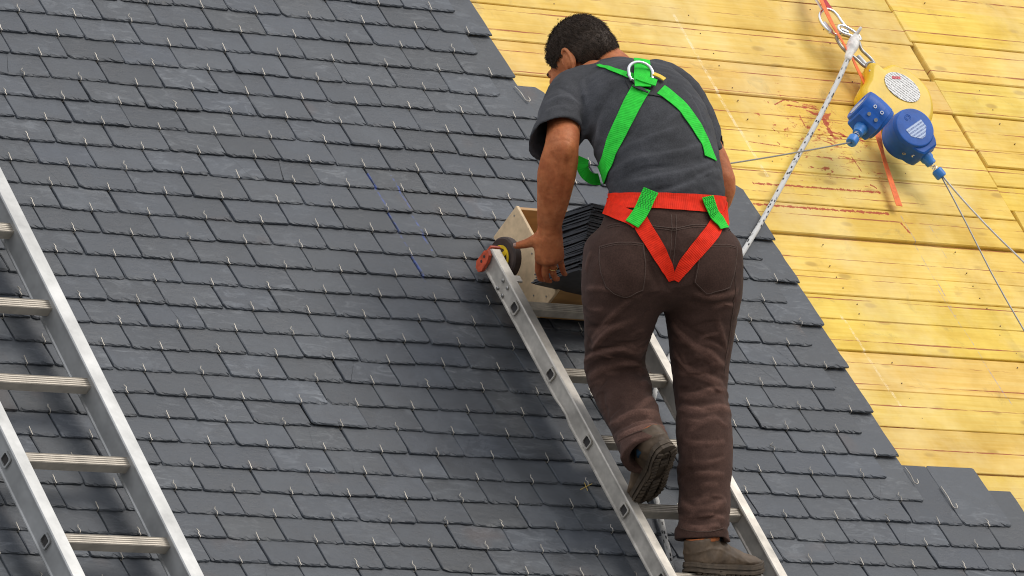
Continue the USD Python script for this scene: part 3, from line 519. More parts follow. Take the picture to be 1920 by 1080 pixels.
#@@MAN
# ------------------------------------------------------------------ the worker, modelled as blended solids in a frame of his own: right, away, up
P0 = at_depth(1300, 1076, D0 - 0.08)
MR = np.stack([RT, FH, [0, 0, 1.0]])
def J(px, py, d): return MR @ (at_depth(px, py, D0 + d) - P0)
def toworld(q): return np.asarray(q) @ MR + P0
def lat(yaw): a = math.radians(yaw); return np.array([-math.cos(a), -math.sin(a), 0.0])     # towards his left
class Field:
    def __init__(s, lo, hi, h):
        s.o = np.asarray(lo, float); s.h = h; s.n = np.ceil((np.asarray(hi) - s.o) / h).astype(int) + 1
        s.F = np.full(s.n, 0.2, np.float32)
    def box(s, lo, hi):
        a = np.clip(np.floor((lo - s.o) / s.h).astype(int), 0, s.n); b = np.clip(np.ceil((hi - s.o) / s.h).astype(int) + 1, 0, s.n)
        ax = [s.o[k] + s.h * np.arange(a[k], b[k]) for k in range(3)]
        return tuple(slice(a[k], b[k]) for k in range(3)), ax
    def points(s, ax): return np.meshgrid(*[x.astype(np.float32) for x in ax], indexing='ij')
    def blend(s, sl, d, k):
        f = s.F[sl]; hh = np.clip(.5 + .5 * (f - d) / k, 0, 1); s.F[sl] = f * (1 - hh) + d * hh - k * hh * (1 - hh)
def limb_field(shape_sl_ax, rings):
    """elliptical tube distance on the axes given; rings: list of (point, a, b, lateral direction)"""
    X, Y, Z = shape_sl_ax; D = None
    for (p, a0, b0, l0), (q, a1, b1, l1) in zip(rings[:-1], rings[1:]):
        t = q - p; L = np.linalg.norm(t); t = t / L
        e1 = (l0 + l1); e1 = unit(e1 - t * (e1 @ t)); e2 = np.cross(t, e1)
        x, y, z = X - p[0], Y - p[1], Z - p[2]
        s = (x * t[0] + y * t[1] + z * t[2]) / L; sc = np.clip(s, 0, 1); ax = (s - sc) * L
        r1 = x * e1[0] + y * e1[1] + z * e1[2]; r2 = x * e2[0] + y * e2[1] + z * e2[2]
        a = a0 + (a1 - a0) * sc; b = b0 + (b1 - b0) * sc
        m = np.minimum(a, b); w = np.sqrt((r1 / a) ** 2 + (r2 / b) ** 2 + (ax / (m * .8)) ** 2) + 1e-6
        r = np.sqrt(r1 * r1 + r2 * r2 + ax * ax) + 1e-6
        d = np.where(w < .35, (w - 1) * m, r * (1 - 1 / w)).astype(np.float32)
        D = d if D is None else np.minimum(D, d)
    return D
def resample(rings, n):
    if len(rings) < 3: return rings
    P = np.array([r[0] for r in rings]); t = np.r_[0, np.cumsum(np.linalg.norm(np.diff(P, axis=0), axis=1))]; t /= t[-1]; s = np.unique(np.r_[np.linspace(0, 1, n)])
    A = np.array([[*r[0], r[1], r[2], *r[3]] for r in rings]); B = PchipInterpolator(t, A, axis=0)(s)
    return [(b[:3], b[3], b[4], b[5:8]) for b in B]
def add_limb(F, rings, k=0.02, n=None, cut=None, hollow=None):
    rings = [(np.asarray(r[0], float), r[1], r[2] if len(r) > 2 and r[2] else r[1], np.asarray(r[3], float) if len(r) > 3 else np.array([1.0, 0.01, 0.02])) for r in rings]
    if n: rings = resample(rings, n)
    m = max(max(r[1], r[2]) for r in rings) + k + .02; P = np.array([r[0] for r in rings])
    sl, ax = F.box(P.min(0) - m, P.max(0) + m)
    if min(len(a) for a in ax) == 0: return
    G = F.points(ax); d = limb_field(G, rings)
    for c in (cut or []): d = np.maximum(d, sum((G[i] - c[0][i]) * c[1][i] for i in range(3)).astype(np.float32))
    F.blend(sl, d, k)
def carve(F, rings, n=None):
    rings = [(np.asarray(r[0], float), r[1], r[2] if len(r) > 2 and r[2] else r[1], np.asarray(r[3], float) if len(r) > 3 else np.array([1.0, 0.01, 0.02])) for r in rings]
    if n: rings = resample(rings, n)
    m = max(max(r[1], r[2]) for r in rings) + .03; P = np.array([r[0] for r in rings]); sl, ax = F.box(P.min(0) - m, P.max(0) + m)
    F.F[sl] = np.maximum(F.F[sl], -limb_field(F.points(ax), rings))
def ell(F, c, axes, half, k=0.02):
    c = np.asarray(c, float); m = max(half) + k + .02; sl, ax = F.box(c - m, c + m); X, Y, Z = F.points(ax); x, y, z = X - c[0], Y - c[1], Z - c[2]
    w = 1e-6; r = np.sqrt(x * x + y * y + z * z) + 1e-6
    for e, h in zip(axes, half): w = w + ((x * e[0] + y * e[1] + z * e[2]) / h) ** 2
    w = np.sqrt(w); F.blend(sl, np.where(w < .3, (w - 1) * min(half), r * (1 - 1 / w)).astype(np.float32), k)
def surface(F, blur=0.5):
    """surface nets"""
    f = ndimage.gaussian_filter(F.F, blur) if blur else F.F
    f = f.copy()
    for k in range(3):
        g = np.moveaxis(f, k, 0); g[0] = np.maximum(g[0], F.h * .4); g[-1] = np.maximum(g[-1], F.h * .4)
    for _ in range(12):                       # fill the corners where the surface would touch itself
        ins = f < 0; bad = np.zeros(f.shape, bool)
        for a, b in ((0, 1), (1, 2), (0, 2)):
            A = np.moveaxis(ins, (a, b), (0, 1)); B = np.moveaxis(bad, (a, b), (0, 1)); p, q, r, s = A[:-1, :-1], A[1:, :-1], A[:-1, 1:], A[1:, 1:]
            x = (p == s) & (q == r) & (p != q)
            B[:-1, :-1] |= x; B[1:, :-1] |= x; B[:-1, 1:] |= x; B[1:, 1:] |= x
        c8 = [ins[i:ins.shape[0] - 1 + i, j:ins.shape[1] - 1 + j, k:ins.shape[2] - 1 + k] for i, j, k in np.ndindex(2, 2, 2)]; cnt = sum(c.astype(np.int8) for c in c8)
        x = np.zeros(cnt.shape, bool)
        for i in range(4): x |= (c8[i] == c8[7 - i]) & ((cnt == 2) & c8[i] | (cnt == 6) & ~c8[i])
        for i, j, k in np.ndindex(2, 2, 2): bad[i:bad.shape[0] - 1 + i, j:bad.shape[1] - 1 + j, k:bad.shape[2] - 1 + k] |= x
        bad &= ~ins
        if not bad.any(): break
        f = np.where(bad, -1e-4, f)
    F.S = f
    ins = f < 0; n = np.array(f.shape)
    c = sum(ins[i:n[0] - 1 + i, j:n[1] - 1 + j, k:n[2] - 1 + k].astype(np.int8) for i, j, k in np.ndindex(2, 2, 2))
    cell = np.argwhere((c > 0) & (c < 8)); idx = np.full(n - 1, -1, np.int64); idx[tuple(cell.T)] = np.arange(len(cell))
    acc = np.zeros((len(cell), 3)); cnt = np.zeros(len(cell)); corners = list(np.ndindex(2, 2, 2))
    for a in corners:
        for ax in range(3):
            if a[ax]: continue
            b = list(a); b[ax] = 1; ca, cb = cell + a, cell + b; fa, fb = f[tuple(ca.T)], f[tuple(cb.T)]; x = (fa < 0) != (fb < 0)
            t = np.where(x, fa / np.where(fa == fb, 1, fa - fb), 0); p = ca + 0.0; p[:, ax] += t
            acc[x] += p[x]; cnt[x] += 1
    v = acc / cnt[:, None] * F.h + F.o; faces = []
    for ax in range(3):
        b1, b2 = [(1, 2), (2, 0), (0, 1)][ax]
        lo = [slice(None)] * 3; lo[ax] = slice(0, -1); hi = [slice(None)] * 3; hi[ax] = slice(1, None)
        x = ins[tuple(lo)] != ins[tuple(hi)]; e = np.argwhere(x); ok = (e[:, b1] > 0) & (e[:, b2] > 0) & (e[:, b1] < n[b1] - 1) & (e[:, b2] < n[b2] - 1); e = e[ok]
        q = []
        for d1, d2 in ((1, 1), (0, 1), (0, 0), (1, 0)):
            g = e.copy(); g[:, b1] -= d1; g[:, b2] -= d2; q.append(idx[tuple(g.T)])
        q = np.stack(q, 1); flip = ins[tuple(e.T)]; q[~flip] = q[~flip][:, ::-1]; faces.append(q)
    q = np.vstack(faces); q = q[(q >= 0).all(1)]
    return v, np.vstack([q[:, [0, 1, 2]], q[:, [0, 2, 3]]])
def sample(F, p):
    return ndimage.map_coordinates(getattr(F, 'S', F.F), ((np.atleast_2d(p) - F.o) / F.h).T, order=1, mode='nearest')
def grad(F, p, e=.004):
    return np.stack([sample(F, p + d) - sample(F, p - d) for d in np.eye(3) * e], 1) / (2 * e)
def settle(F, p, off):
    p = np.array(p, float)
    for _ in range(8):
        g = grad(F, p); L = np.maximum(np.linalg.norm(g, axis=1, keepdims=True), .3); p = p - (sample(F, p)[:, None] - off) * g / L ** 2 * .8
    return p
def hit(F, px, py, d0=-.75):
    """where the sight line through a photo pixel meets the surface"""
    ts = np.arange(d0, .9, F.h * .5); p = np.array([J(px, py, t) for t in ts]); s = sample(F, p)
    i = np.argmax(s < 0)
    if not (s < 0).any(): i = np.argmin(s)
    return p[i]
def ribbon(F, path, width, off=.002, thick=.0018, n=None, across=7, solid=True, wdir=None):
    """a strap laid on the surface along 3-D points"""
    L = np.linalg.norm(np.diff(path, axis=0), axis=1).sum(); n = n or max(8, int(L / .007)); p = settle(F, smooth_path(path, n), off)
    for _ in range(2): p[1:-1] = p[1:-1] * .5 + (p[:-2] + p[2:]) * .25
    t = np.gradient(p, axis=0); t /= np.linalg.norm(t, axis=1, keepdims=True); g = grad(F, p, .012); g /= np.linalg.norm(g, axis=1, keepdims=True) + 1e-9
    s = np.cross(t, g); s /= np.linalg.norm(s, axis=1, keepdims=True)
    for _ in range(6): s[1:-1] = s[1:-1] * .4 + (s[:-2] + s[2:]) * .3; s /= np.linalg.norm(s, axis=1, keepdims=True)
    w = np.broadcast_to(np.asarray(width, float), (n,)) if np.ndim(width) < 1 else np.interp(np.linspace(0, 1, n), np.linspace(0, 1, len(width)), width)
    a = np.linspace(-.5, .5, across); q = p[:, None] + s[:, None] * (a[None, :, None] * w[:, None, None])
    q2 = settle(F, q.reshape(-1, 3), off).reshape(q.shape); q = q2 * .55 + q * .45
    d = sample(F, q.reshape(-1, 3)).reshape(n, across)
    push = np.maximum(off - d, 0); gg = grad(F, q.reshape(-1, 3)).reshape(q.shape); gg /= np.linalg.norm(gg, axis=2, keepdims=True) + 1e-9; q = q + gg * push[..., None]
    nrm = np.cross(s, t)[:, None]; nrm = np.where((nrm * g[:, None]).sum(-1, keepdims=True) < 0, -nrm, nrm)
    top = q + nrm * thick; V_ = np.concatenate([top.reshape(-1, 3), q.reshape(-1, 3)]); m = n * across
    i, j = np.meshgrid(np.arange(n - 1), np.arange(across - 1), indexing='ij'); k = (i * across + j).ravel()
    qd = np.stack([k, k + 1, k + across + 1, k + across], 1); f = [qd, qd[:, ::-1] + m]
    i = np.arange(n - 1) * across
    f += [np.stack([i, i + across, i + across + m, i + m], 1), np.stack([i + across - 1, i + across - 1 + m, i + 2 * across - 1 + m, i + 2 * across - 1], 1)]
    j = np.arange(across - 1); f += [np.stack([j, j + m, j + 1 + m, j + 1], 1), np.stack([m - across + j, m - across + j + 1, 2 * m - across + j + 1, 2 * m - across + j], 1)]
    f = np.vstack(f)
    tri = np.vstack([f[:, [0, 1, 2]], f[:, [0, 2, 3]]])
    c0 = np.cross(V_[qd[0, 1]] - V_[qd[0, 0]], V_[qd[0, 2]] - V_[qd[0, 0]])
    if c0 @ g[0] < 0: tri = tri[:, ::-1]
    Ls = np.r_[0, np.cumsum(np.linalg.norm(np.diff(p, axis=0), axis=1))]; uv = np.stack([np.repeat(Ls, across), (a[None] * w[:, None]).ravel()], 1)
    return (toworld(V_), tri), np.vstack([uv, uv])
def stitch(F, pts, r=.0011, off=.0008):
    p = settle(F, smooth_path(pts, max(6, int(np.linalg.norm(np.diff(pts, axis=0), axis=1).sum() / .006))), off); return tube(toworld(p), r, 5)[0]
def folds(F, lines, band=.03):
    """cloth folds: ridges (+) and valleys (-) along lines given where they show, carved into the field near the surface"""
    sl = np.abs(F.F) < band; I = np.argwhere(sl); p = I * F.h + F.o; disp = np.zeros(len(p))
    for pts, amp, wid in lines:
        q = np.array([hit(F, *a) if len(a) == 2 else J(*a) for a in pts]); q = smooth_path(q, 14) if len(q) > 2 else q
        F.lines = getattr(F, 'lines', []) + [(q, amp, wid)]
        best = np.full(len(p), 9.0); at = np.zeros(len(p)); lo, hi = q.min(0) - 3 * wid, q.max(0) + 3 * wid
        near = ((p > lo) & (p < hi)).all(1); pn = p[near]
        if not len(pn): continue
        b = np.full(len(pn), 9.0); tt = np.zeros(len(pn))
        for i in range(len(q) - 1):
            e = q[i + 1] - q[i]; s = np.clip(((pn - q[i]) @ e) / (e @ e + 1e-12), 0, 1); dd = np.linalg.norm(pn - q[i] - s[:, None] * e, axis=1); u = dd < b; b[u] = dd[u]; tt[u] = (i + s[u]) / (len(q) - 1)
        disp[near] += 2.0 * amp * np.exp(-(b / (.60 * wid)) ** 1.2) * np.sqrt(np.clip(4 * tt * (1 - tt), 0, 1))
    F.F[tuple(I.T)] -= disp.astype(np.float32)
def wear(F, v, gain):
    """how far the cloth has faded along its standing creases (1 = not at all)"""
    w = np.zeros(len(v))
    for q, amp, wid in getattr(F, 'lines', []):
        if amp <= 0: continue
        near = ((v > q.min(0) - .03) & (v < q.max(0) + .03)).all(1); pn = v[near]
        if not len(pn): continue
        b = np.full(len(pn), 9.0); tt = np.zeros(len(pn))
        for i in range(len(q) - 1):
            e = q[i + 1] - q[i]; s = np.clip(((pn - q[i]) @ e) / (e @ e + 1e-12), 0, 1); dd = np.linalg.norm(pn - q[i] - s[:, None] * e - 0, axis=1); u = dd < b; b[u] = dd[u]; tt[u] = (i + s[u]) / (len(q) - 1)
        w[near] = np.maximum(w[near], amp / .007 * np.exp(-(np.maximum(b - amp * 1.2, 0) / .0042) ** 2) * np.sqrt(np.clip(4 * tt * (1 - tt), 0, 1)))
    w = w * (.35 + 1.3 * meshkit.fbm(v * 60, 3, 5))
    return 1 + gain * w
def crumple(F, amp, scale, stretch, seed=0, band=.03, mask=None):
    amp = amp * 1.15
    I = np.argwhere(np.abs(F.F) < band); p = I * F.h + F.o
    w = meshkit.fbm(p * scale * .6 + 5, 2, seed + 9) - .5
    q = p @ np.asarray(stretch).T * scale + w[:, None] * 1.2
    n1 = 1 - np.abs(2 * meshkit.fbm(q, 3, seed) - 1) * 1.6; a = amp * (n1 - .55)
    if mask is not None: a = a * mask(p)
    F.F[tuple(I.T)] -= a.astype(np.float32)

MAN = thing('person', 'man in grey shirt, brown trousers and bright harness bending over on the ladder', 'person', P0, rot=MR)

# ---- where his joints are: photo pixel and distance
HC = J(1085, 107, .36); hf = np.array([-.60, .50, -.62]); hf = unit(hf); hl = unit(np.array([-.64, -.77, 0.0])); hl = unit(hl - hf * (hl @ hf)); hu = np.cross(hf, hl)
if hu[2] < 0: hu = -hu
SHL, ELL_, WRL = J(1068, 182, .20), J(1053, 270, .0), J(1031, 436, .10)
SHR, ELR, WRR = J(1280, 190, .38), J(1352, 345, .30), J(1250, 445, .34)
X1 = np.array([1.0, 0.05, 0])
# ---- trousers
def leg_rings():
    y = lat(20)
    Lg = [(J(1172, 480, -.10), .118, .125, y), (J(1168, 540, -.09), .116, .122, y), (J(1162, 600, -.05), .1, .107, y), (J(1154, 645, .0), .087, .095, y), (J(1152, 684, .03), .084, .088, y), (J(1162, 716, .02), .083, .082, y), (J(1178, 760, -.05), .0765, .077, y), (J(1194, 800, -.12), .073, .072, y), (J(1206, 832, -.175), .070, .068, y), (J(1214, 854, -.21), .068, .066, y)]
    Rg = [(J(1312, 480, -.03), .12, .125, y), (J(1315, 540, -.02), .116, .122, y), (J(1315, 600, 0), .099, .105, y), (J(1313, 660, .02), .086, .092, y), (J(1313, 705, .025), .0765, .081, y), (J(1316, 750, .01), .0715, .077, y), (J(1320, 800, -.02), .0785, .08, y), (J(1322, 860, -.05), .0775, .079, y), (J(1321, 930, -.08), .0725, .074, y), (J(1318, 985, -.10), .0705, .073, y), (J(1317, 1013, -.105), .0715, .074, y)]
    return Lg, Rg
LG, RG = leg_rings()
lo = np.array([-.40, -.48, .02]); hi = np.array([.21, .36, 1.09])
HT = .0035
FT = Field(lo, hi, HT)
ty = lat(22)
add_limb(FT, [(J(1252, 402, -.03), .171, .124, ty), (J(1249, 428, -.05), .179, .132, ty), (J(1243, 470, -.07), .192, .142, ty), (J(1241, 505, -.07), .190, .14, ty), (J(1242, 522, -.06), .15, .11, ty)], .015, n=9)
ell(FT, J(1172, 505, -.135), np.eye(3), (.107, .112, .125), .03); ell(FT, J(1313, 508, -.06), np.eye(3), (.104, .112, .125), .03)
FT2 = Field(lo, hi, HT)
for g_, cut_d in ((LG, None), (RG, None)):
    Fx = Field(lo, hi, HT)
    ax_ = unit(g_[-1][0] - g_[-2][0])
    add_limb(Fx, g_, .012, n=24, cut=[(g_[-1][0] - ax_ * .004, ax_)])
    # turned-up hem
    e = g_[-1][0]; add_limb(Fx, [(e - ax_ * .03, g_[-1][1] + .003, g_[-1][2] + .003, ty), (e, g_[-1][1] + .004, g_[-1][2] + .004, ty)], .004, cut=[(e - ax_ * .001, ax_), (e - ax_ * .030, -ax_)])
    FT2.F = np.minimum(FT2.F, Fx.F)
# keep the legs apart, join both to the seat
hh = np.clip(.5 + .5 * (FT.F - FT2.F) / .02, 0, 1); FT.F = FT.F * (1 - hh) + FT2.F * hh - .02 * hh * (1 - hh)
for g_ in (LG, RG):
    e = g_[-1][0]; ax_ = unit(g_[-1][0] - g_[-2][0]); carve(FT, [(e - ax_ * .05, g_[-1][1] - .022, g_[-1][2] - .022, ty), (e + ax_ * .03, g_[-1][1] - .009, g_[-1][2] - .009, ty)])
# the cleft of the seat
folds(FT, [([(1262, 430), (1262, 470), (1256, 510), (1250, 545)], -.012, .014), ([(1262, 470), (1256, 510), (1250, 545)], -.010, .03)], .06)
kb = lambda p: np.clip(.35 + .9 * np.exp(-((p[:, 2] - .50) / .09) ** 2) + 1.0 * np.exp(-((p[:, 2] - .12) / .07) ** 2) + .8 * np.exp(-((p[:, 2] - .30) / .05) ** 2) * (p[:, 0] < 0), 0, 1.3)
crumple(FT, .0075, 9.0, [[1.0, .3, .45], [0, 1, 0], [-.35, 0, 1.5]], 3, mask=kb)
FL = [  # left knee and calf
    ([(1094, 682), (1120, 664), (1165, 655), (1205, 668)], .007, .009), ([(1098, 668), (1130, 654), (1170, 650)], -.006, .008), ([(1100, 700), (1125, 680), (1160, 672), (1200, 682)], -.006, .008),
    ([(1104, 712), (1130, 692), (1170, 682), (1214, 698)], .006, .010), ([(1110, 660), (1145, 618), (1195, 596)], .006, .011), ([(1102, 648), (1130, 610), (1165, 588)], -.004, .012), ([(1108, 640), (1150, 590), (1185, 560)], .005, .010),
    ([(1142, 800), (1165, 784), (1200, 772), (1236, 778)], .006, .009), ([(1150, 815), (1180, 795), (1215, 786), (1246, 800)], -.006, .008), ([(1156, 826), (1190, 806), (1225, 798), (1252, 818)], .006, .008), ([(1190, 770), (1212, 752), (1228, 748)], .005, .009),
    ([(1130, 735), (1136, 770), (1146, 800)], -.004, .012),
    # right leg
    ([(1258, 605), (1290, 640), (1325, 660), (1356, 688)], .008, .010), ([(1262, 590), (1300, 622), (1340, 640), (1366, 662)], -.004, .013), ([(1262, 655), (1285, 690), (1320, 705), (1356, 722)], .007, .008), ([(1268, 672), (1290, 705), (1325, 722), (1358, 742)], -.006, .008),
    ([(1272, 700), (1300, 698), (1330, 690)], .005, .008), ([(1272, 742), (1305, 742), (1340, 730), (1362, 735)], .006, .008), ([(1272, 728), (1300, 732), (1335, 718)], -.006, .007), ([(1274, 762), (1310, 770), (1350, 764), (1370, 770)], .006, .008), ([(1274, 752), (1310, 757), (1350, 750)], -.006, .007),
    ([(1278, 785), (1310, 792), (1352, 785)], .004, .009), ([(1280, 825), (1315, 832), (1360, 828)], .004, .008), ([(1285, 862), (1320, 868), (1360, 858)], .003, .008), ([(1275, 935), (1300, 955), (1340, 950), (1360, 938)], .006, .010), ([(1272, 960), (1300, 975), (1340, 968), (1362, 960)], -.006, .009), ([(1274, 978), (1310, 992), (1350, 984)], .006, .009),
    ([(1300, 552), (1335, 556), (1384, 545)], .006, .012), ([(1290, 566), (1330, 572), (1380, 562)], -.005, .012), ([(1345, 595), (1358, 640), (1364, 665)], .004, .012),
    ([(1098, 545), (1125, 540), (1160, 548), (1205, 556)], .004, .012), ([(1110, 470), (1098, 510)], .004, .012), ([(1215, 490), (1232, 530), (1240, 548)], -.005, .014),
]
fr = np.random.default_rng(41)
for zone, n_f in (((1100, 1215, 640, 725), 9), ((1140, 1250, 765, 838), 10), ((1262, 1366, 640, 800), 16), ((1272, 1362, 810, 925), 8), ((1270, 1362, 930, 1000), 10), ((1100, 1220, 560, 640), 5), ((1255, 1375, 545, 640), 5)):
    for _ in range(n_f):
        x, y = fr.uniform(zone[0], zone[1]), fr.uniform(zone[2], zone[3]); L_, a = fr.uniform(22, 60), fr.normal(-.15, .38); dx, dy = L_ * math.cos(a) / 2, L_ * math.sin(a) / 2; bw = fr.normal(0, 5)
        x0, x1 = np.clip([x - dx, x + dx], zone[0], zone[1]); FL.append(([(x0, y - dy), ((x0 + x1) / 2, y + bw), (x1, y + dy)], fr.choice([1, -1]) * fr.uniform(.0022, .0048), fr.uniform(.0055, .009)))
folds(FT, FL)
tv, tf = surface(FT)
trous = obj('trousers', (toworld(tv), tf), M_TROU, MAN, smooth=True, tone=(wear(FT, tv, 1.1) * (1 + .22 * np.clip((.62 - tv[:, 2]) / .25, 0, 1)))[:, None] * np.ones(3))  # worn crease crests, plus light on the lower legs put into the colour
# patch pockets, seams, waistband
def patch(F, corners, n=14, off=.0012, thick=.0016):
    c = [hit(F, *q) for q in corners[:4]]; s = np.linspace(0, 1, n); A = c[0] + (c[1] - c[0]) * s[:, None]; B = c[3] + (c[2] - c[3]) * s[:, None]
    B = B + ((hit(F, *corners[4]) - (c[2] + c[3]) / 2) if len(corners) > 4 else 0) * (1 - np.abs(2 * s - 1))[:, None]
    q = settle(F, (A[:, None] * (1 - s)[None, :, None] + B[:, None] * s[None, :, None]).reshape(-1, 3), off); g = grad(F, q); g /= np.linalg.norm(g, axis=1, keepdims=True); m = n * n
    V_ = np.vstack([q + g * thick, q - g * .003]); i, j = np.meshgrid(np.arange(n - 1), np.arange(n - 1), indexing='ij'); k = (i * n + j).ravel(); qd = np.stack([k, k + n, k + n + 1, k + 1], 1)
    e = np.arange(n - 1); f = [qd]
    for a in (np.arange(n), np.arange(n) * n + n - 1, (n * n - 1 - np.arange(n)), ((n - 1 - np.arange(n)) * n)):
        f.append(np.stack([a[:-1], a[1:], a[1:] + m, a[:-1] + m], 1)); 
    f = np.vstack(f); tri = np.vstack([f[:, [0, 1, 2]], f[:, [0, 2, 3]]]); t0 = tri[len(qd) // 2]; 
    if np.cross(V_[t0[1]] - V_[t0[0]], V_[t0[2]] - V_[t0[0]]) @ g[len(g) // 2] < 0: tri = tri[:, ::-1]
    rim = [q[:n], q.reshape(n, n, 3)[:, -1], q[::-1][:n], q.reshape(n, n, 3)[::-1, 0]]
    return (toworld(V_), tri), rim
for cs in ([(1124, 462), (1208, 456), (1206, 545), (1136, 540), (1172, 558)], [(1312, 458), (1381, 462), (1368, 540), (1300, 530), (1325, 555)]):
    m_, rim = patch(FT, cs); pk = obj('pocket', m_, M_TROU, trous, smooth=True, tone=(1.05, 1.05, 1.05))
    ctr = np.mean(np.vstack(rim), 0)
    sts = [stitch(FT, ctr + (r - ctr) * .94, .0009, .0030) for r in rim]
    sts.append(stitch(FT, rim[3][:2].mean(0) + (rim[0] - rim[3][:2].mean(0)) * 1.0 if False else ctr + (np.roll(rim[3], 0, 0) - ctr) * .86, .0008, .0030))
    obj('stitching', joined(sts), M_STITCH, pk)
seam = joined([stitch(FT, [hit(FT, x + o, y) for x, y in ((1263, 402), (1264, 430), (1262, 460), (1257, 500))], .0010) for o in (-4, 4)] + [stitch(FT, [hit(FT, x, y) for x, y in ((1140, 424), (1180, 418), (1225, 424), (1262, 428), (1300, 422), (1345, 424), (1370, 430))], .0011)] + [stitch(FT, [hit(FT, x, y + 4) for x, y in ((1140, 424), (1180, 418), (1225, 424), (1262, 428), (1300, 422), (1345, 424), (1370, 430))], .0008)])
obj('seam', seam, M_STITCH, trous)
hs = [stitch(FT, [hit(FT, *q) for q in pts], .0009, .0012) for pts in ([(1276, 990), (1300, 996), (1330, 996), (1356, 990)], [(1160, 828), (1185, 814), (1215, 808), (1246, 818)], [(1377, 480), (1378, 530), (1374, 580), (1366, 640), (1358, 700)])]
obj('hem_stitching', joined(hs), M_STITCH, trous)

# ---- shirt
lo = J(985, 440, -.30); lo[1] = -.27; hi = np.array([.17, .62, 1.50])
FS = Field(np.array([lo[0], -.30, .96]), np.array([.17, .62, 1.50]), .0037)
T = [(J(1252, 414, -.04), .166, .118, lat(22)), (J(1252, 390, -.03), .170, .125, lat(23)), (J(1250, 355, -.01), .170, .125, lat(24)), (J(1240, 315, .03), .176, .128, lat(25)), (J(1228, 270, .085), .185, .132, lat(26)), (J(1212, 225, .15), .190, .130, lat(27)), (J(1192, 185, .21), .178, .115, lat(28)), (J(1170, 160, .255), .135, .080, lat(29)), (J(1152, 146, .285), .078, .066, lat(30))]
add_limb(FS, T, .02, n=22)
slv = unit(ELL_ - SHL); hemL = J(1049, 258, .035)
FSl = Field(FS.o, FS.o + FS.h * (FS.n - 1), FS.h)
add_limb(FSl, [(J(1118, 166, .24), .080, .07, X1), (J(1080, 174, .21), .072, .070, X1), (J(1062, 200, .15), .068, .072, X1), (J(1050, 240, .07), .071, .072, X1), (J(1041, 282, .0), .080, .078, X1)], .012, n=14, cut=[(hemL, unit(slv + .38 * X1))])
carve(FSl, [(SHL + (hemL - SHL) * .25, .05, .05, X1), (hemL - slv * .01 - .004 * X1, .065, .066, X1), (hemL + slv * .05 - .010 * X1, .074, .073, X1)], n=6)
hk = .035; hh = np.clip(.5 + .5 * (FS.F - FSl.F) / hk, 0, 1); FS.F = FS.F * (1 - hh) + FSl.F * hh - hk * hh * (1 - hh)
carve(FS, [(hemL - slv * .05, .056, .056, X1), (hemL - slv * .005 - .004 * X1, .066, .067, X1), (hemL + slv * .05 - .010 * X1, .074, .073, X1)], n=6)
slr = unit(ELR - SHR); hemR = J(1346, 292, .325)
FSr = Field(FS.o, FS.o + FS.h * (FS.n - 1), FS.h)
add_limb(FSr, [(J(1225, 160, .33), .08, .075, X1), (J(1278, 185, .37), .066, .07, X1), (J(1308, 235, .36), .058, .065, X1), (J(1328, 275, .335), .050, .062, X1), (J(1338, 310, .31), .052, .06, X1)], .012, n=14, cut=[(hemR, slr)])
carve(FSr, [(hemR - slr * .05, .035, .04, X1), (hemR + slr * .03, .046, .052, X1)])
hh = np.clip(.5 + .5 * (FS.F - FSr.F) / .025, 0, 1); FS.F = FS.F * (1 - hh) + FSr.F * hh - .025 * hh * (1 - hh)
# open neck
carve(FS, [(J(1146, 138, .30), .054, .054, X1), (J(1122, 108, .34), .066, .066, X1)])
crumple(FS, .005, 10.0, [[1.0, .2, .5], [0, 1, 0], [-.6, 0, 1.4]], 11, mask=lambda p: np.clip(1.35 - (p[:, 2] - 1.0) * 1.6, .35, 1))
folds(FS, [
    ([(1140, 335), (1190, 300), (1250, 290), (1320, 270)], .006, .012), ([(1150, 345), (1200, 318), (1260, 310), (1325, 295)], -.005, .011), ([(1165, 350), (1220, 335), (1280, 325), (1345, 300)], .007, .011), ([(1200, 360), (1255, 352), (1310, 335), (1350, 315)], -.006, .010),
    ([(1245, 362), (1290, 345), (1330, 325), (1350, 318)], .007, .010), ([(1128, 310), (1160, 285), (1210, 262), (1275, 240)], .005, .012), ([(1130, 295), (1165, 262), (1200, 235)], -.004, .012), ([(1135, 270), (1165, 230), (1190, 200)], .005, .010), ([(1152, 250), (1178, 215), (1200, 190)], -.004, .010),
    ([(1105, 270), (1115, 230), (1130, 195), (1150, 170)], -.006, .014), ([(1112, 300), (1122, 250), (1138, 205)], .006, .012), ([(1095, 180), (1094, 215), (1098, 250)], -.008, .012), ([(1090, 150), (1096, 170), (1100, 200)], .004, .010),
    ([(1022, 212), (1045, 202), (1075, 208)], .003, .009), ([(1030, 190), (1055, 182), (1085, 196)], .004, .010), ([(1045, 165), (1065, 172), (1088, 192)], -.003, .010),
    ([(1296, 180), (1318, 220), (1332, 260)], -.006, .011), ([(1280, 165), (1310, 205), (1325, 240)], .005, .010), ([(1225, 250), (1260, 220), (1290, 205)], .003, .014)])
sv, sf = surface(FS)
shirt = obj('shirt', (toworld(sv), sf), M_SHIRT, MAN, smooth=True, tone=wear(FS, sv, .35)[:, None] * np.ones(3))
hem = []
for c_, ax_, r1, r2 in ((hemL, slv, .0665, .068), (hemR, slr, .0485, .056)):
    e1 = unit(np.cross(ax_, [0.2, 1, 0.1])); e2 = np.cross(ax_, e1); a = np.linspace(0, 2 * np.pi, 60, endpoint=False)

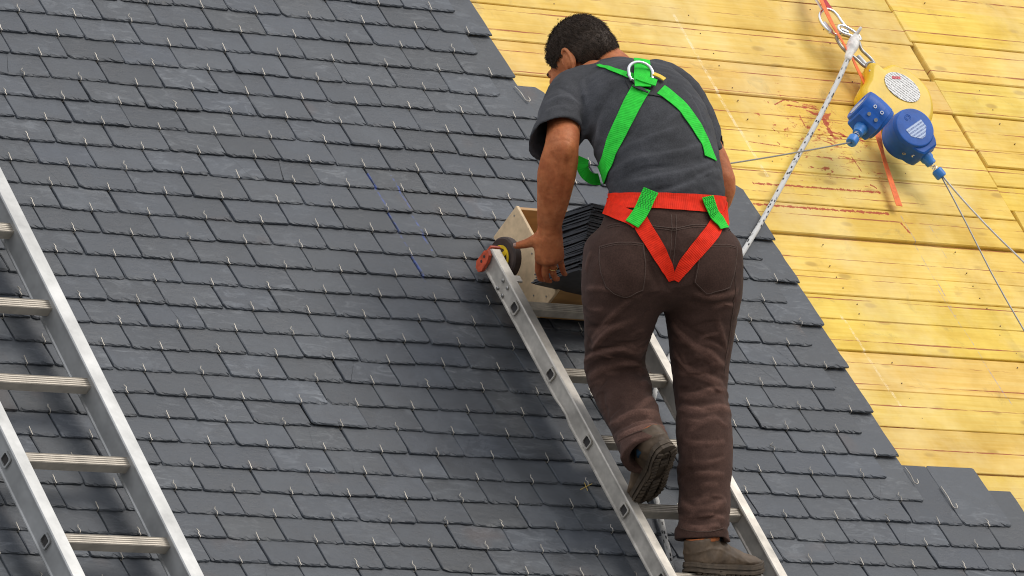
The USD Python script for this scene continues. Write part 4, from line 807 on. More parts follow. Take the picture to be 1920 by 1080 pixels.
# ---- the body: head, arms with hands, and trunk and legs under the clothes, one skin
FB = Field([-.40, -.42, .03], [.22, .60, 1.55], .0085)
add_limb(FB, [(a, b - .022, c - .022, l) for a, b, c, l in T], .02, n=12)
for g_ in (LG, RG): add_limb(FB, [(r[0], r[1] - .030, r[2] - .030, r[3]) for r in g_[:-2]], .02, n=12)
add_limb(FB, [(J(1245, 440, -.06), .165, .11, ty), (J(1241, 500, -.06), .17, .11, ty)], .03)
add_limb(FB, [(SHL, .052, .052), (J(1120, 150, .25), .06, .06)], .03); add_limb(FB, [(SHR, .048, .048), (J(1225, 160, .33), .06, .06)], .03)
v1, f1 = surface(FB)
# arms, finer
def arm(Fa, rings, n): add_limb(Fa, rings, .010, n=n)
A1 = [(SHL, .052, .055, X1), (J(1060, 215, .125), .050, .053, X1), (J(1056, 250, .05), .0475, .049, X1), (J(1053, 276, .005), .0485, .047, X1), (J(1049, 300, .012), .0535, .049, X1), (J(1044, 325, .025), .055, .050, X1), (J(1040, 355, .045), .050, .046, X1), (J(1035, 390, .068), .0425, .039, X1), (J(1031, 420, .09), .035, .030, X1), (WRL, .0325, .026, X1)]
p_all = np.array([J(955, 530, .3), J(1105, 170, -.1)])
FA = Field(np.minimum(p_all[0], p_all[1]) - .01, np.maximum(p_all[0], p_all[1]) + np.array([.01, .12, .06]), .0026)
arm(FA, A1, 26)
ell(FA, J(1057, 277, -.028), np.eye(3), (.020, .022, .028), .02)          # point of the elbow
folds(FA, [([(1035, 285), (1030, 330), (1028, 370)], -.003, .012), ([(1062, 300), (1060, 340), (1052, 380)], -.002, .010), ([(1042, 395), (1040, 425), (1042, 455)], .0018, .004), ([(1024, 400), (1022, 430)], .0015, .004), ([(1050, 262), (1068, 266)], -.002, .006)], .02)
hand = [  # (joint pixel, distance, radius) chains rooted in the palm
    [(1012, 452, .105, .017), (1011, 484, .135, .0115), (1009, 508, .165, .0098), (1013, 522, .195, .0088), (1018, 524, .218, .0074)],
    [(1024, 450, .095, .018), (1024, 490, .118, .0118), (1022, 514, .150, .0100), (1026, 527, .182, .0090), (1031, 528, .206, .0076)],
    [(1036, 450, .095, .017), (1037, 489, .116, .0112), (1037, 511, .148, .0096), (1041, 522, .178, .0086), (1046, 523, .200, .0072)],
    [(1045, 450, .10, .015), (1049, 483, .122, .0104), (1054, 502, .150, .0088), (1057, 512, .176, .0078), (1060, 514, .194, .0066)]]
add_limb(FA, [(WRL, .0325, .026, X1), (J(1029, 455, .105), .036, .022, X1), (J(1030, 480, .115), .040, .019, X1), (J(1031, 489, .123), .036, .015, X1)], .014, n=8)
for ch in hand:
    Ff = [(J(*q[:3]), q[3], q[3], X1) for q in ch]
    add_limb(FA, Ff[:2], .012); add_limb(FA, Ff[1:], .0025)
for ch in hand: ell(FA, J(ch[1][0], ch[1][1], ch[1][2] - .008), np.eye(3), (.009, .009, .010), .010)
th_ = [(J(1014, 446, .105), .021, .019, X1), (J(1001, 452, .115), .0175, .0165, X1), (J(989, 456, .13), .0135, .0135, X1), (J(977, 459, .145), .0118, .0115, X1), (J(967, 461, .155), .0092, .0088, X1)]
add_limb(FA, th_, .010, n=10)
v2, f2 = surface(FA, .6)
FR_ = Field(np.minimum(SHR, WRR) - .12, np.maximum(ELR, SHR) + .1, .0042)
add_limb(FR_, [(SHR, .048, .05, X1), (J(1318, 260, .36), .043, .046, X1), (J(1346, 318, .318), .040, .042, X1), (ELR, .043, .043, X1), (J(1335, 385, .32), .046, .044, X1), (J(1290, 420, .33), .036, .034, X1), (WRR, .028, .025, X1)], .01, n=20)
for k in range(5): add_limb(FR_, [(WRR, .022, .022, X1), (WRR + np.array([-.06 - .005 * k, .01, -.028 + .014 * k]), .0095, .0095, X1), (WRR + np.array([-.115 + .006 * abs(k - 2), .02, -.03 + .013 * k]), .0085, .0085, X1)], .006)
v3, f3 = surface(FR_)
# head and neck
FHd = Field(HC - .16, HC + np.array([.19, .16, .17]), .0026)
ax3 = [hf, hl, hu]
def HP(f, l, u): return HC + hf * f + hl * l + hu * u
ell(FHd, HP(-.012, 0, .008), ax3, (.098, .076, .092), .02)
add_limb(FHd, [(HP(.05, 0, -.03), .060, .055, hl), (HP(.055, 0, -.075), .055, .055, hl), (HP(.062, 0, -.105), .036, .040, hl)], .03)
ell(FHd, HP(.083, 0, -.118), ax3, (.020, .024, .018), .02)                 # chin
add_limb(FHd, [(HP(.02, .055, -.06), .020, .02), (HP(.065, .03, -.105), .018, .016)], .02); add_limb(FHd, [(HP(.02, -.055, -.06), .020, .02), (HP(.065, -.03, -.105), .018, .016)], .02)
add_limb(FHd, [(HP(.086, .04, .008), .010, .010), (HP(.094, 0, .010), .011, .011), (HP(.086, -.04, .008), .010, .010)], .012)   # brow
add_limb(FHd, [(HP(.098, 0, -.005), .009, .009), (HP(.115, 0, -.038), .012, .012), (HP(.106, 0, -.048), .016, .009, hl)], .010)     # nose
for s in (1, -1):
    ell(FHd, HP(.112, s * .014, -.046), ax3, (.010, .008, .008), .006)
    ell(FHd, HP(.080, s * .050, -.030), ax3, (.018, .02, .016), .02)         # cheekbone
    carve(FHd, [(HP(.100, s * .026, -.012), .013, .009, hl), (HP(.101, s * .036, -.012), .013, .009, hl)])
add_limb(FHd, [(HP(.094, .020, -.083), .007, .007), (HP(.103, 0, -.080), .008, .008), (HP(.094, -.020, -.083), .007, .007)], .006)
add_limb(FHd, [(HP(.092, .018, -.092), .008, .008), (HP(.100, 0, -.092), .009, .009), (HP(.092, -.018, -.092), .008, .008)], .006)
add_limb(FHd, [(HP(-.045, 0, -.045), .058, .060, hl), (J(1124, 116, .335), .060, .064, hl), (J(1148, 138, .30), .066, .068, hl)], .025, n=6)   # neck
folds(FHd, [([(1092, 122), (1110, 128), (1130, 120)], -.002, .006), ([(1080, 100), (1086, 120), (1084, 142)], .004, .010)], .02)
for s in (1, -1):   # ears: rim, bowl, lobe
    ec = HP(.006, s * .077, -.036); eb = unit(-hf * .5 + hl * s * .85); up_ = unit(hu + hf * -.18)
    rim = [(ec + up_ * (0.038 * math.sin(a)) + (hf * -.85 + hl * s * .22) * .027 * (math.cos(a) + .9) * .8 + hl * s * .004, 0.0052, .0052) for a in np.linspace(-1.45, 2.1, 12)]
    add_limb(FHd, rim, .003)
    add_limb(FHd, [(ec - up_ * .022, .006, .009, hf), (ec, .0065, .014, hf), (ec + up_ * .018, .006, .012, hf)], .006)
    ell(FHd, ec - hf * .021 + hl * s * .006, ax3, (.021, .0065, .030), .004)
    ell(FHd, ec - up_ * .033 + hl * s * .008, ax3, (.008, .006, .009), .006)
v4, f4 = surface(FHd, .6)
from manifold3d import Manifold, Mesh as MMesh
def man(v, f): return Manifold(MMesh(np.ascontiguousarray(v, np.float32), np.ascontiguousarray(f, np.uint32)))
bod = None
try:
    ms_ = [man(v, f) for v, f in ((v1, f1), (v2, f2), (v3, f3), (v4, f4))]; bod = ms_[0]
    for m_ in ms_[1:]: bod = bod + m_
    print([str(m_.status()) for m_ in ms_], [m_.num_tri() for m_ in ms_], bod.num_tri())
    if bod.num_tri() < 1000: bod = None
except Exception as ex: print('union', ex)
if bod is not None:
    bm = bod.to_mesh(); bv, bf = bm.vert_properties[:, :3], bm.tri_verts
else:
    print('body parts merged without union'); bv, bf = joined([(v1, f1), (v2, f2), (v3, f3), (v4, f4)])
body = obj('body', (toworld(bv), np.asarray(bf, int)), M_SKIN, MAN, smooth=True)
for s in (1, -1):
    m_ = trimesh.creation.icosphere(2, .0115); obj('eye', (toworld(np.array(m_.vertices) + HP(.083, s * .031, -.012)), np.array(m_.faces)), M_EYE, MAN, smooth=True)
    obj('eyebrow', tube(toworld(smooth_path([HP(.098, s * .016, .008), HP(.100, s * .03, .013), HP(.088, s * .05, .008)], 8)), .0035, 6)[0], M_HAIR, MAN)
m_ = trimesh.creation.icosphere(2, 1.0); tc_ = J(966, 459, .146)
obj('thumbnail', (toworld(np.array(m_.vertices) * (.0065, .003, .0055) + tc_), np.array(m_.faces)), plain('nail', (.55, .33, .25), .35), MAN, smooth=True)
rq = J(1037, 502, .133); tdir = unit(J(1037, 511, .148) - J(1037, 489, .116)); r1 = unit(np.cross(tdir, [1, 0, 0])); r2 = np.cross(tdir, r1)
obj('finger_ring', tube(toworld(np.array([rq + .0116 * (math.cos(a) * r1 + math.sin(a) * r2) for a in np.linspace(0, 2 * np.pi, 24, endpoint=False)])), .0016, 6, closed=True)[0], M_GOLD, MAN, smooth=True)
# ---- hair
FHr = Field(HC - .17, HC + np.array([.19, .17, .18]), .0026)
ell(FHr, HP(-.014, 0, .012), ax3, (.103, .082, .098), .02)
ell(FHr, HP(-.055, 0, -.030), ax3, (.062, .072, .055), .02)
I = np.argwhere(FHr.F < .03); p = I * FHr.h + FHr.o; q = (p - HC) @ np.stack(ax3).T; f_, l_, u_ = q.T
al = np.abs(l_)
# hairline: forehead, temples with sideburn, round the ear, nape
line = np.interp(f_, [-.12, -.08, -.049, -.025, -.008, 0, .034, .036, .052, .058, .068, .12], [-.10, -.093, -.08, -.05, -.012, .002, .002, -.026, -.026, .004, .045, .06])
cutv = (line - u_) * .8
FHr.F[tuple(I.T)] = np.maximum(FHr.F[tuple(I.T)], cutv.astype(np.float32))
crumple(FHr, .0010, 50.0, np.eye(3), 21, .02)
hv, hf_ = surface(FHr, .5)
hair = obj('hair', (toworld(hv), hf_), M_HAIR, MAN, smooth=True)
n_, = [12000]
tri = hv[hf_]; nr = np.cross(tri[:, 1] - tri[:, 0], tri[:, 2] - tri[:, 0]); ar = np.linalg.norm(nr, axis=1); pick = rng.choice(len(tri), n_, p=ar / ar.sum()); b = rng.random((n_, 2)); b = np.where(b.sum(1, keepdims=True) > 1, 1 - b, b)
root = tri[pick, 0] + (tri[pick, 1] - tri[pick, 0]) * b[:, :1] + (tri[pick, 2] - tri[pick, 0]) * b[:, 1:]; nn = nr[pick] / (ar[pick, None] + 1e-12)
qf = (root - HC) @ np.stack(ax3).T; flow = -hu * .9 - hf * .45 + hl * .1
d_ = nn * .38 + (flow - nn * (nn @ flow)[:, None]) * .85 + rng.normal(0, .15, (n_, 3)); d_ /= np.linalg.norm(d_, axis=1, keepdims=True)
ln = rng.uniform(.006, .015, n_) * np.where(qf[:, 2] > .02, 1.2, .7)
P3 = np.stack([root - nn * .002, root + d_ * ln[:, None] * .5, root + (d_ + flow * .35) * ln[:, None]], 1)
loc_, R_ = base_of(MAN)
cv = UsdGeom.BasisCurves.Define(stage, path_of('strands', hair)); cv.CreateTypeAttr('linear')
cv.CreatePointsAttr(Vt.Vec3fArray.FromNumpy(P3.reshape(-1, 3).astype(np.float32))); cv.CreateCurveVertexCountsAttr(Vt.IntArray.FromNumpy(np.full(n_, 3, np.int32)))
cv.CreateWidthsAttr(Vt.FloatArray.FromNumpy(np.tile(np.array([.0011, .0009, .0003], np.float32), n_))); cv.SetWidthsInterpolation('vertex')
UsdShade.MaterialBindingAPI.Apply(cv.GetPrim()).Bind(M_HAIR); tag(cv.GetPrim(), kind='stuff')

# ---- shoes: one last, set twice
def shoe(o, fw, up, side, extra=None):
    """o: middle of the sole's underside at the heel end; fw towards the toe; side +1 = left foot"""
    fw = unit(fw); up = unit(up - fw * (up @ fw)); lf = np.cross(up, fw)
    S = np.stack([fw, lf, up]); C = lambda x, y, z: o + x * fw + y * lf + z * up
    lo_, hi_ = [], []
    cs = np.array([C(x, y, z) for x in (-.03, .33) for y in (-.09, .09) for z in (-.03, .19)]); lo_, hi_ = cs.min(0), cs.max(0)
    def below(z): return [(C(0, 0, z), -up)]
    Fu = Field(lo_, hi_, .0034)
    add_limb(Fu, [(C(.045, 0, .060), .037, .045, lf), (C(.10, 0, .058), .038, .043, lf), (C(.16, 0, .046), .042, .036, lf), (C(.215, side * .006, .038), .046, .026, lf), (C(.262, side * .010, .034), .036, .020, lf)], .015, n=14, cut=below(.022))
    add_limb(Fu, [(C(.055, 0, .05), .040, .050, lf), (C(.052, 0, .080), .039, .051, lf), (C(.060, 0, .100), .040, .053, lf)], .02, n=6, cut=[(C(.06, 0, .096), unit(up - fw * .15))])
    carve(Fu, [(C(.062, 0, .085), .028, .040, lf), (C(.064, 0, .14), .034, .046, lf)])
    crumple(Fu, .0055, 20, np.eye(3), 31 + side, .02)
    I = np.argwhere(np.abs(Fu.F) < .02); p = I * Fu.h + Fu.o - o; x, y, z = p @ fw, p @ lf, p @ up
    Fu.F[tuple(I.T)] -= (.0022 * np.exp(-((z - (.052 + .018 * np.sin(x * 22))) / .0028) ** 2) + .0018 * np.exp(-((x - .205 + (z - .03) * 1.2) / .003) ** 2) - .0015 * np.exp(-((x - .075 - (z - .06) * .8) / .003) ** 2)).astype(np.float32)
    u = obj('shoe', (lambda s_: (toworld(s_[0]), s_[1]))(surface(Fu, .5)), M_SHOE, MAN, smooth=True)
    # sole
    ts = np.linspace(0, 1, 60); xs = np.interp(ts, [0, 1], [0, .292]); wd = np.interp(xs, [0, .012, .035, .07, .12, .17, .21, .25, .275, .288, .292], [.012, .028, .036, .036, .034, .042, .0465, .042, .030, .014, .004]); bd = side * np.interp(xs, [0, .1, .2, .29], [0, -.003, .004, .014])
    outl = np.vstack([np.c_[xs, bd + wd], np.c_[xs, bd - wd][::-1]])
    layers = []
    for z0, z1, g_ in ((.000, .007, .0), (.0075, .013, .0035), (.0135, .0205, .001), (.021, .027, .0022)):
        from shapely.geometry import Polygon
        pg = Polygon(outl).buffer(.004 - g_, quad_segs=3).buffer(0); m = prism(pg, o, S, z0, z1); v = m[0]; xr = (v - o) @ fw
        rise = .018 * np.clip((xr - .20) / .09, 0, 1) ** 2 + .004 * np.clip((.03 - xr) / .03, 0, 1); rise -= .004 * ((xr > .095) & (xr < .12)) * (z0 == 0)
        layers.append((v + rise[:, None] * up, m[1]))
    so = obj('sole', (lambda j: (toworld(j[0]), j[1]))(joined(layers)), M_SOLE, u)
    lugs = []
    def lug(x, y, a, hx, hy):
        ca, sa = math.cos(a), math.sin(a); rise = .018 * max(0, (x - .20) / .09) ** 2 + (.004 * max(0, (.03 - x) / .03))
        lugs.append(frame_box(C(x, y, -.0022 + rise), np.stack([fw * ca + lf * sa, -fw * sa + lf * ca, up]), (hx, hy, .0034), .0012))
    for x in np.arange(.02, .28, .0165):
        w_ = np.interp(x, [0, .012, .035, .07, .12, .17, .21, .25, .275, .288], [.012, .028, .036, .036, .034, .042, .0465, .042, .030, .014]); b_ = side * np.interp(x, [0, .1, .2, .29], [0, -.003, .004, .014])
        for s in (1, -1): lug(x, b_ + s * (w_ - .009), s * .35, .0058, .0095)
        if .05 < x < .07 or .15 < x < .25: lug(x + .004, b_, 0, .0055, .014)
    rg = [C(.040 + .020 * math.cos(a), .015 * math.sin(a), -.001) for a in np.linspace(0, 2 * np.pi, 28, endpoint=False)]; lugs.append(tube(np.array(rg), .0024, 6, closed=True)[0])
    rg = [C(.115 + .045 * math.cos(a), .020 * math.sin(a), -.0005) for a in np.linspace(0, 2 * np.pi, 28, endpoint=False)]; lugs.append(tube(np.array(rg), .0022, 6, closed=True)[0])
    obj('tread', (lambda j: (toworld(j[0]), j[1]))(joined(lugs)), M_SOLE, u)
    # lining, tongue, laces
    rim = [C(.060 + .048 * math.cos(a), .036 * math.sin(a), .094 + .007 * math.cos(a)) for a in np.linspace(0, 2 * np.pi, 30, endpoint=False)]
    obj('lining', tube(toworld(np.array(rim)), .0075, 8, closed=True)[0], M_ORL, u, smooth=True)
    tg = [C(.108, 0, .075), C(.108, 0, .095), C(.104, 0, .115), C(.110, 0, .128)]
    obj('tongue', tube(toworld(smooth_path(tg, 10)), [.022] * 9 + [.012], 10, flat=.35)[0], M_SOCK, u, smooth=True)
    lc = []
    for k in range(4):
        x = .105 + .024 * k; z = .092 - .012 * k
        lc.append(tube(toworld(smooth_path([C(x, .024, z - .01), C(x + .006, 0, z + .004), C(x + .012, -.024, z - .012)], 9)), .0022, 6)[0]); lc.append(tube(toworld(smooth_path([C(x, -.024, z - .01), C(x + .006, 0, z + .006), C(x + .012, .024, z - .012)], 9)), .0022, 6)[0])
    for s in (1, -1): lc.append(tube(toworld(smooth_path([C(.104, 0, .102), C(.116, s * .025, .112), C(.128, s * .032, .096), C(.112, s * .012, .098)], 14)), .0022, 6)[0])
    obj('lace', joined(lc), M_BLACK, u)
    return C
hr = J(1290, 1074, -.185); tr_ = J(1426, 1074, .045); tr_[2] = hr[2]
CR = shoe(hr, tr_ - hr, np.array([0, -.02, 1.0]), -1)
hl_ = J(1252, 842, -.275); tl_ = J(1212, 948, -.055)
CL = shoe(hl_, tl_ - hl_, np.array([-.52, .44, .72]), 1)
kl = LG[-3][0]; kr = RG[-2][0]
obj('sock', tube(toworld(smooth_path([CL(.062, 0, .05), CL(.062, 0, .09), LG[-1][0]], 8)), .031, 16)[0], M_SOCK, MAN, smooth=True)
obj('sock', tube(toworld(smooth_path([CR(.064, 0, .07), CR(.060, 0, .12), kr], 8)), .036, 16)[0], M_SOCK, MAN, smooth=True)

# ---- harness: over shirt and trousers together
FH_ = Field(np.array([-.42, -.34, .70]), np.array([.21, .62, 1.50]), .006)
gx = [FH_.o[k] + FH_.h * np.arange(FH_.n[k]) for k in range(3)]; G = np.stack(np.meshgrid(*gx, indexing='ij'), -1).reshape(-1, 3)
def smp(F, q):
    s = ndimage.map_coordinates(F.S, ((q - F.o) / F.h).T, order=1, mode='constant', cval=.2); return s
FH_.F = np.minimum(smp(FS, G), smp(FT, G)).reshape(FH_.n).astype(np.float32); FH_.S = ndimage.gaussian_filter(FH_.F, .8)
HAR = UsdGeom.Xform.Define(stage, path_of('harness', MAN)).GetPrim()
def strap(name, m_uv, mat): return obj(name, m_uv[0], mat, HAR, uv=m_uv[1], smooth=False)
def hp(*pts): return [hit(FH_, *q) for q in pts]
# waist belt, a full loop
def loop(center, yaw_from, axis, r0=.34, n=40, a0=0, a1=2 * np.pi):
    axis = unit(axis); e1 = unit(np.cross(axis, [0.1, -1, 0])); e2 = np.cross(axis, e1); out = []
    for a in np.linspace(a0, a1, n):
        d = math.cos(a) * e1 + math.sin(a) * e2; ts = np.linspace(r0, 0, 120); q = center + d * ts[:, None]; s = sample(FH_, q); i = np.argmax(s < 0); out.append(q[i] if (s < 0).any() else center + d * .17)
    return np.array(out)
bl = loop(J(1251, 384, -.02), 0, np.array([.02, -.04, 1.0]))
pl_ = hp((1142, 372), (1175, 378), (1210, 384), (1250, 388), (1300, 391), (1330, 391), (1360, 386))
strap('waist_belt', ribbon(FH_, bl, .051, .003, n=150), M_RED)
# second belt layer dipping to the hips, then the thigh straps
lbk = [J(1130, 383, .08)] + hp((1141, 390), (1165, 402), (1190, 414), (1198, 420)); strap('hip_strap', ribbon(FH_, np.array(lbk), .043, .0062), M_RED)
rbk = [J(1372, 392, .12)] + hp((1366, 396), (1358, 408), (1350, 418)); strap('hip_strap', ribbon(FH_, np.array(rbk), .040, .0062), M_RED)
lth = hp((1196, 405), (1207, 428), (1228, 462), (1245, 494), (1257, 516), (1261, 526))
strap('thigh_strap', ribbon(FH_, np.array(lth), [.044, .047, .047, .045, .040, .020], .0035), M_RED)
rth = hp((1346, 412), (1336, 432), (1310, 464), (1285, 494), (1272, 516), (1267, 526))
strap('thigh_strap', ribbon(FH_, np.array(rth), [.044, .047, .047, .045, .040, .020], .0035), M_RED)
for a in ([(1221, 360), (1214, 376), (1204, 398), (1194, 414), (1186, 424)], [(1322, 370), (1326, 386), (1334, 404), (1346, 418), (1354, 432)]):
    strap('strap_loop', ribbon(FH_, np.array(hp(*a)), .0445, .0105, thick=.0025), M_GREEN)
    # sewn zigzags on the upper half
    p = np.array(hp(*a)); p = settle(FH_, smooth_path(p, 14), .0135); t = np.gradient(p, axis=0); gg = grad(FH_, p, .012); s_ = np.cross(t, gg); s_ /= np.linalg.norm(s_, axis=1, keepdims=True); zz = []
    for o_ in (-.016, -.008, 0, .008, .016):
        zz.append(tube(toworld(np.array([p[i] + s_[i] * (o_ + .003 * (-1) ** i) for i in range(0, 8)])), .0008, 4)[0])
    obj('stitching', joined(zz), plain('dark_green_thread', (.008, .16, .02), .7), HAR)
# shoulder straps crossing at the back ring
ls = hp((1203, 166), (1188, 192), (1170, 228), (1154, 262), (1142, 292), (1136, 312)); ls += [ls[-1] + np.array([-.015, .04, -.02]), J(1118, 335, .12)]
strap('back_strap', ribbon(FH_, np.array(ls), .054, .0035), M_GREEN)
rs = hp((1238, 170), (1262, 188), (1288, 215), (1308, 245), (1322, 272), (1331, 298)); 
strap('back_strap', ribbon(FH_, np.array(rs), .049, .0035), M_GREEN)
sh1 = hp((1192, 148), (1165, 138), (1140, 129), (1122, 124)); 
strap('shoulder_strap', ribbon(FH_, np.array(sh1), [.030, .018, .013, .010], .0035), M_GREEN)
strap('webbing_fold', ribbon(FH_, np.array(hp((1202, 118), (1203, 134), (1203, 150), (1205, 168))), .046, .010, thick=.004), M_GREEN)
strap('webbing_fold', ribbon(FH_, np.array(hp((1196, 152), (1210, 158), (1228, 164))), .030, .0145, thick=.003), M_GREEN)
# loose loop under the arm
q0 = np.array([J(1094, 296, .06), J(1092, 312, .05), J(1100, 328, .06), J(1114, 336, .085), J(1124, 336, .10)]); qs = smooth_path(q0, 24); nrm = np.array([.25, -.95, .1]); t = np.gradient(qs, axis=0); s_ = np.cross(t, nrm); s_ /= np.linalg.norm(s_, axis=1, keepdims=True)
V_ = np.concatenate([qs + s_ * .017, qs - s_ * .017, qs + s_ * .017 + nrm * .002, qs - s_ * .017 + nrm * .002]); k = np.arange(23); n4 = 24
f = np.vstack([np.stack([a + k, a + k + 1, b + k + 1, b + k], 1) for a, b in ((0, n4), (3 * n4, 2 * n4), (2 * n4, 0), (n4, 3 * n4))])
obj('strap_end', (toworld(V_), f), M_GREEN, HAR, uv=np.tile(np.c_[np.linspace(0, .12, 24), np.zeros(24)], (4, 1)))
# yellow tab, black pad, steel ring
strap('yellow_tab', ribbon(FH_, np.array(hp((1222, 146), (1234, 150), (1243, 156))), .016, .012, thick=.003), M_WHEELY)
pm, _ = patch(FH_, [(1172, 152), (1250, 152), (1244, 184), (1186, 178)], off=.0015, thick=.002); obj('back_pad', pm, M_BLACK, HAR, smooth=40)
for a in ([(1176, 146), (1186, 156), (1198, 170), (1208, 174)], [(1186, 167), (1200, 173), (1214, 180)]):
    strap('keeper', ribbon(FH_, np.array(hp(*a)), .006, .010, thick=.003), M_BLACK)
rc = hit(FH_, 1201, 140) + np.array([0, -.020, .0]); ex = unit(np.array([1.0, .28, -.12])); ey = unit(np.array([.10, .45, .9])); ey = unit(ey - ex * (ey @ ex))
dring = [rc + ex * x + ey * y for x, y in [(-.029, -.024), (-.014, -.026), (0, -.026), (.014, -.026), (.029, -.024), (.034, -.012), (.036, .004)] + [(.036 * math.cos(a), .006 + .032 * math.sin(a)) for a in np.linspace(.15, np.pi - .15, 14)] + [(-.036, .004), (-.034, -.012)]]
obj('back_ring', tube(toworld(np.array(dring)), .0052, 10, closed=True)[0], M_STEEL, HAR, smooth=True)
# ------------------------------------------------------------------ fall arresters, karabiners, sling and ropes on the boards
Q6 = lambda x, y: (1560 + x / 4.154, 110 + y / 4.154)
Q5 = lambda x, y: (1500 + x / 4.909, y / 4.909)
def on_plane(px, py, c, n): d = ray(px, py); return CAM + d * (((c - CAM) @ n) / (d @ n))
def pebble(rings_pts, n, heights, scales):
    """a moulded shell: outline points lofted along n with the rim drawn in"""
    P = np.asarray(rings_pts); c = P.mean(0); m = len(P); V_ = [c + (P - c) * s + n * h for h, s in zip(heights, scales)]; V_.append([c + n * heights[-1]]); V_.append([c + n * heights[0]]); V_ = np.vstack(V_)
    i = np.arange(m); j = (i + 1) % m; f = []
    for k in range(len(heights) - 1): f += [np.stack([k * m + i, k * m + j, (k + 1) * m + j], 1), np.stack([k * m + i, (k + 1) * m + j, (k + 1) * m + i], 1)]
    t = (len(heights) - 1) * m; f += [np.stack([t + i, t + j, np.full(m, len(V_) - 2)], 1), np.stack([j, i, np.full(m, len(V_) - 1)], 1)]
    f = np.vstack(f); tm = trimesh.Trimesh(V_, f, process=False)
    return V_, (f if tm.volume > 0 else f[:, ::-1])
def dense(pts, n):
    p = np.vstack([pts, pts[:1]]); return smooth_closed(p, n)
def smooth_closed(p, n):
    from scipy.interpolate import CubicSpline
    t = np.r_[0, np.cumsum(np.linalg.norm(np.diff(p, axis=0), axis=1))]; return CubicSpline(t, p, axis=0, bc_type='periodic')(np.linspace(0, t[-1], n, endpoint=False))
# yellow block
YC = on_roof(1692, 172, .045); YN = unit(N * .85 - FWD * .35)
yp = [(266, 90), (288, 46), (326, 66), (352, 92), (430, 66), (520, 85), (610, 135), (690, 205), (745, 280), (770, 350), (772, 480), (720, 560), (560, 560), (400, 470), (280, 400), (215, 320), (212, 262), (252, 190)]
yo = dense(np.array([on_plane(*Q6(*q), YC, YN) for q in yp]), 72)
YB = thing('fall_arrester', 'yellow oval fall arrester block with a white label', 'fall arrester', YC - YN * .04)
obj('housing', pebble(yo, YN, [-.045, -.040, .0, .012, .020, .026, .028], [.93, .99, 1.0, .985, .95, .90, .84]), M_YELP, YB, smooth=40)
rim_ = yo + (yo.mean(0) - yo) * .0 + YN * -.016; obj('housing_seam', tube(rim_, .0022, 5, closed=True)[0], M_YELP, YB)
lc_, le1, le2 = on_plane(*Q6(548, 222), YC + YN * .0295, YN), None, None
pa, pb = on_plane(*Q6(548 + 128, 222 + 95), YC + YN * .0295, YN), on_plane(*Q6(548 + 52, 222 - 68), YC + YN * .0295, YN)
A_ = pa - lc_; B_ = pb - lc_; an = np.linspace(0, 2 * np.pi, 48, endpoint=False); lp = lc_ + np.cos(an)[:, None] * A_ + np.sin(an)[:, None] * B_
V_ = np.vstack([lp + YN * .001, lp - YN * .003, [lc_ + YN * .001]]); i = np.arange(48); j = (i + 1) % 48; f = np.vstack([np.stack([i, j, np.full(48, 96)], 1), np.stack([i, 48 + i, 48 + j], 1), np.stack([i, 48 + j, j], 1)])
if np.cross(V_[1] - V_[0], V_[96] - V_[0]) @ YN < 0: f = f[:, ::-1]
uvl = np.c_[np.r_[np.cos(an), np.cos(an), 0], np.r_[np.sin(an), np.sin(an), 0]] * .5 + .5
lab = obj('label', (V_, f), M_LABELW, YB, uv=uvl)
rd = []
for k in range(5):
    p_ = lc_ - A_ * .55 + B_ * (.30) + (A_ / np.linalg.norm(A_) * .6 + B_ / np.linalg.norm(B_) * .55) * (.0075 * k - .012) + YN * .0013
    rd.append(frame_box(p_, np.stack([unit(A_ + B_), np.cross(YN, unit(A_ + B_)), YN]), (.0022, .005, .0008)))
obj('red_print', joined(rd), M_REDINK, lab)
for q in ((300, 95), (440, 75), (752, 332), (720, 520)): obj('screw', lathe([(0, -.004), (.0055, -.003), (.0055, .001), (.003, .002), (0, .002)], on_plane(*Q6(*q), YC + YN * .018, YN), YN, 12), M_STEELD, YB)
obj('attachment_eye', tube(np.array([on_plane(*Q6(300, 60), YC, YN) + .013 * (math.cos(a) * RT + math.sin(a) * unit(UPV + FWD * .3)) for a in np.linspace(0, 2 * np.pi, 20, endpoint=False)]), .0042, 8, closed=True)[0], M_STEELD, YB, smooth=True)

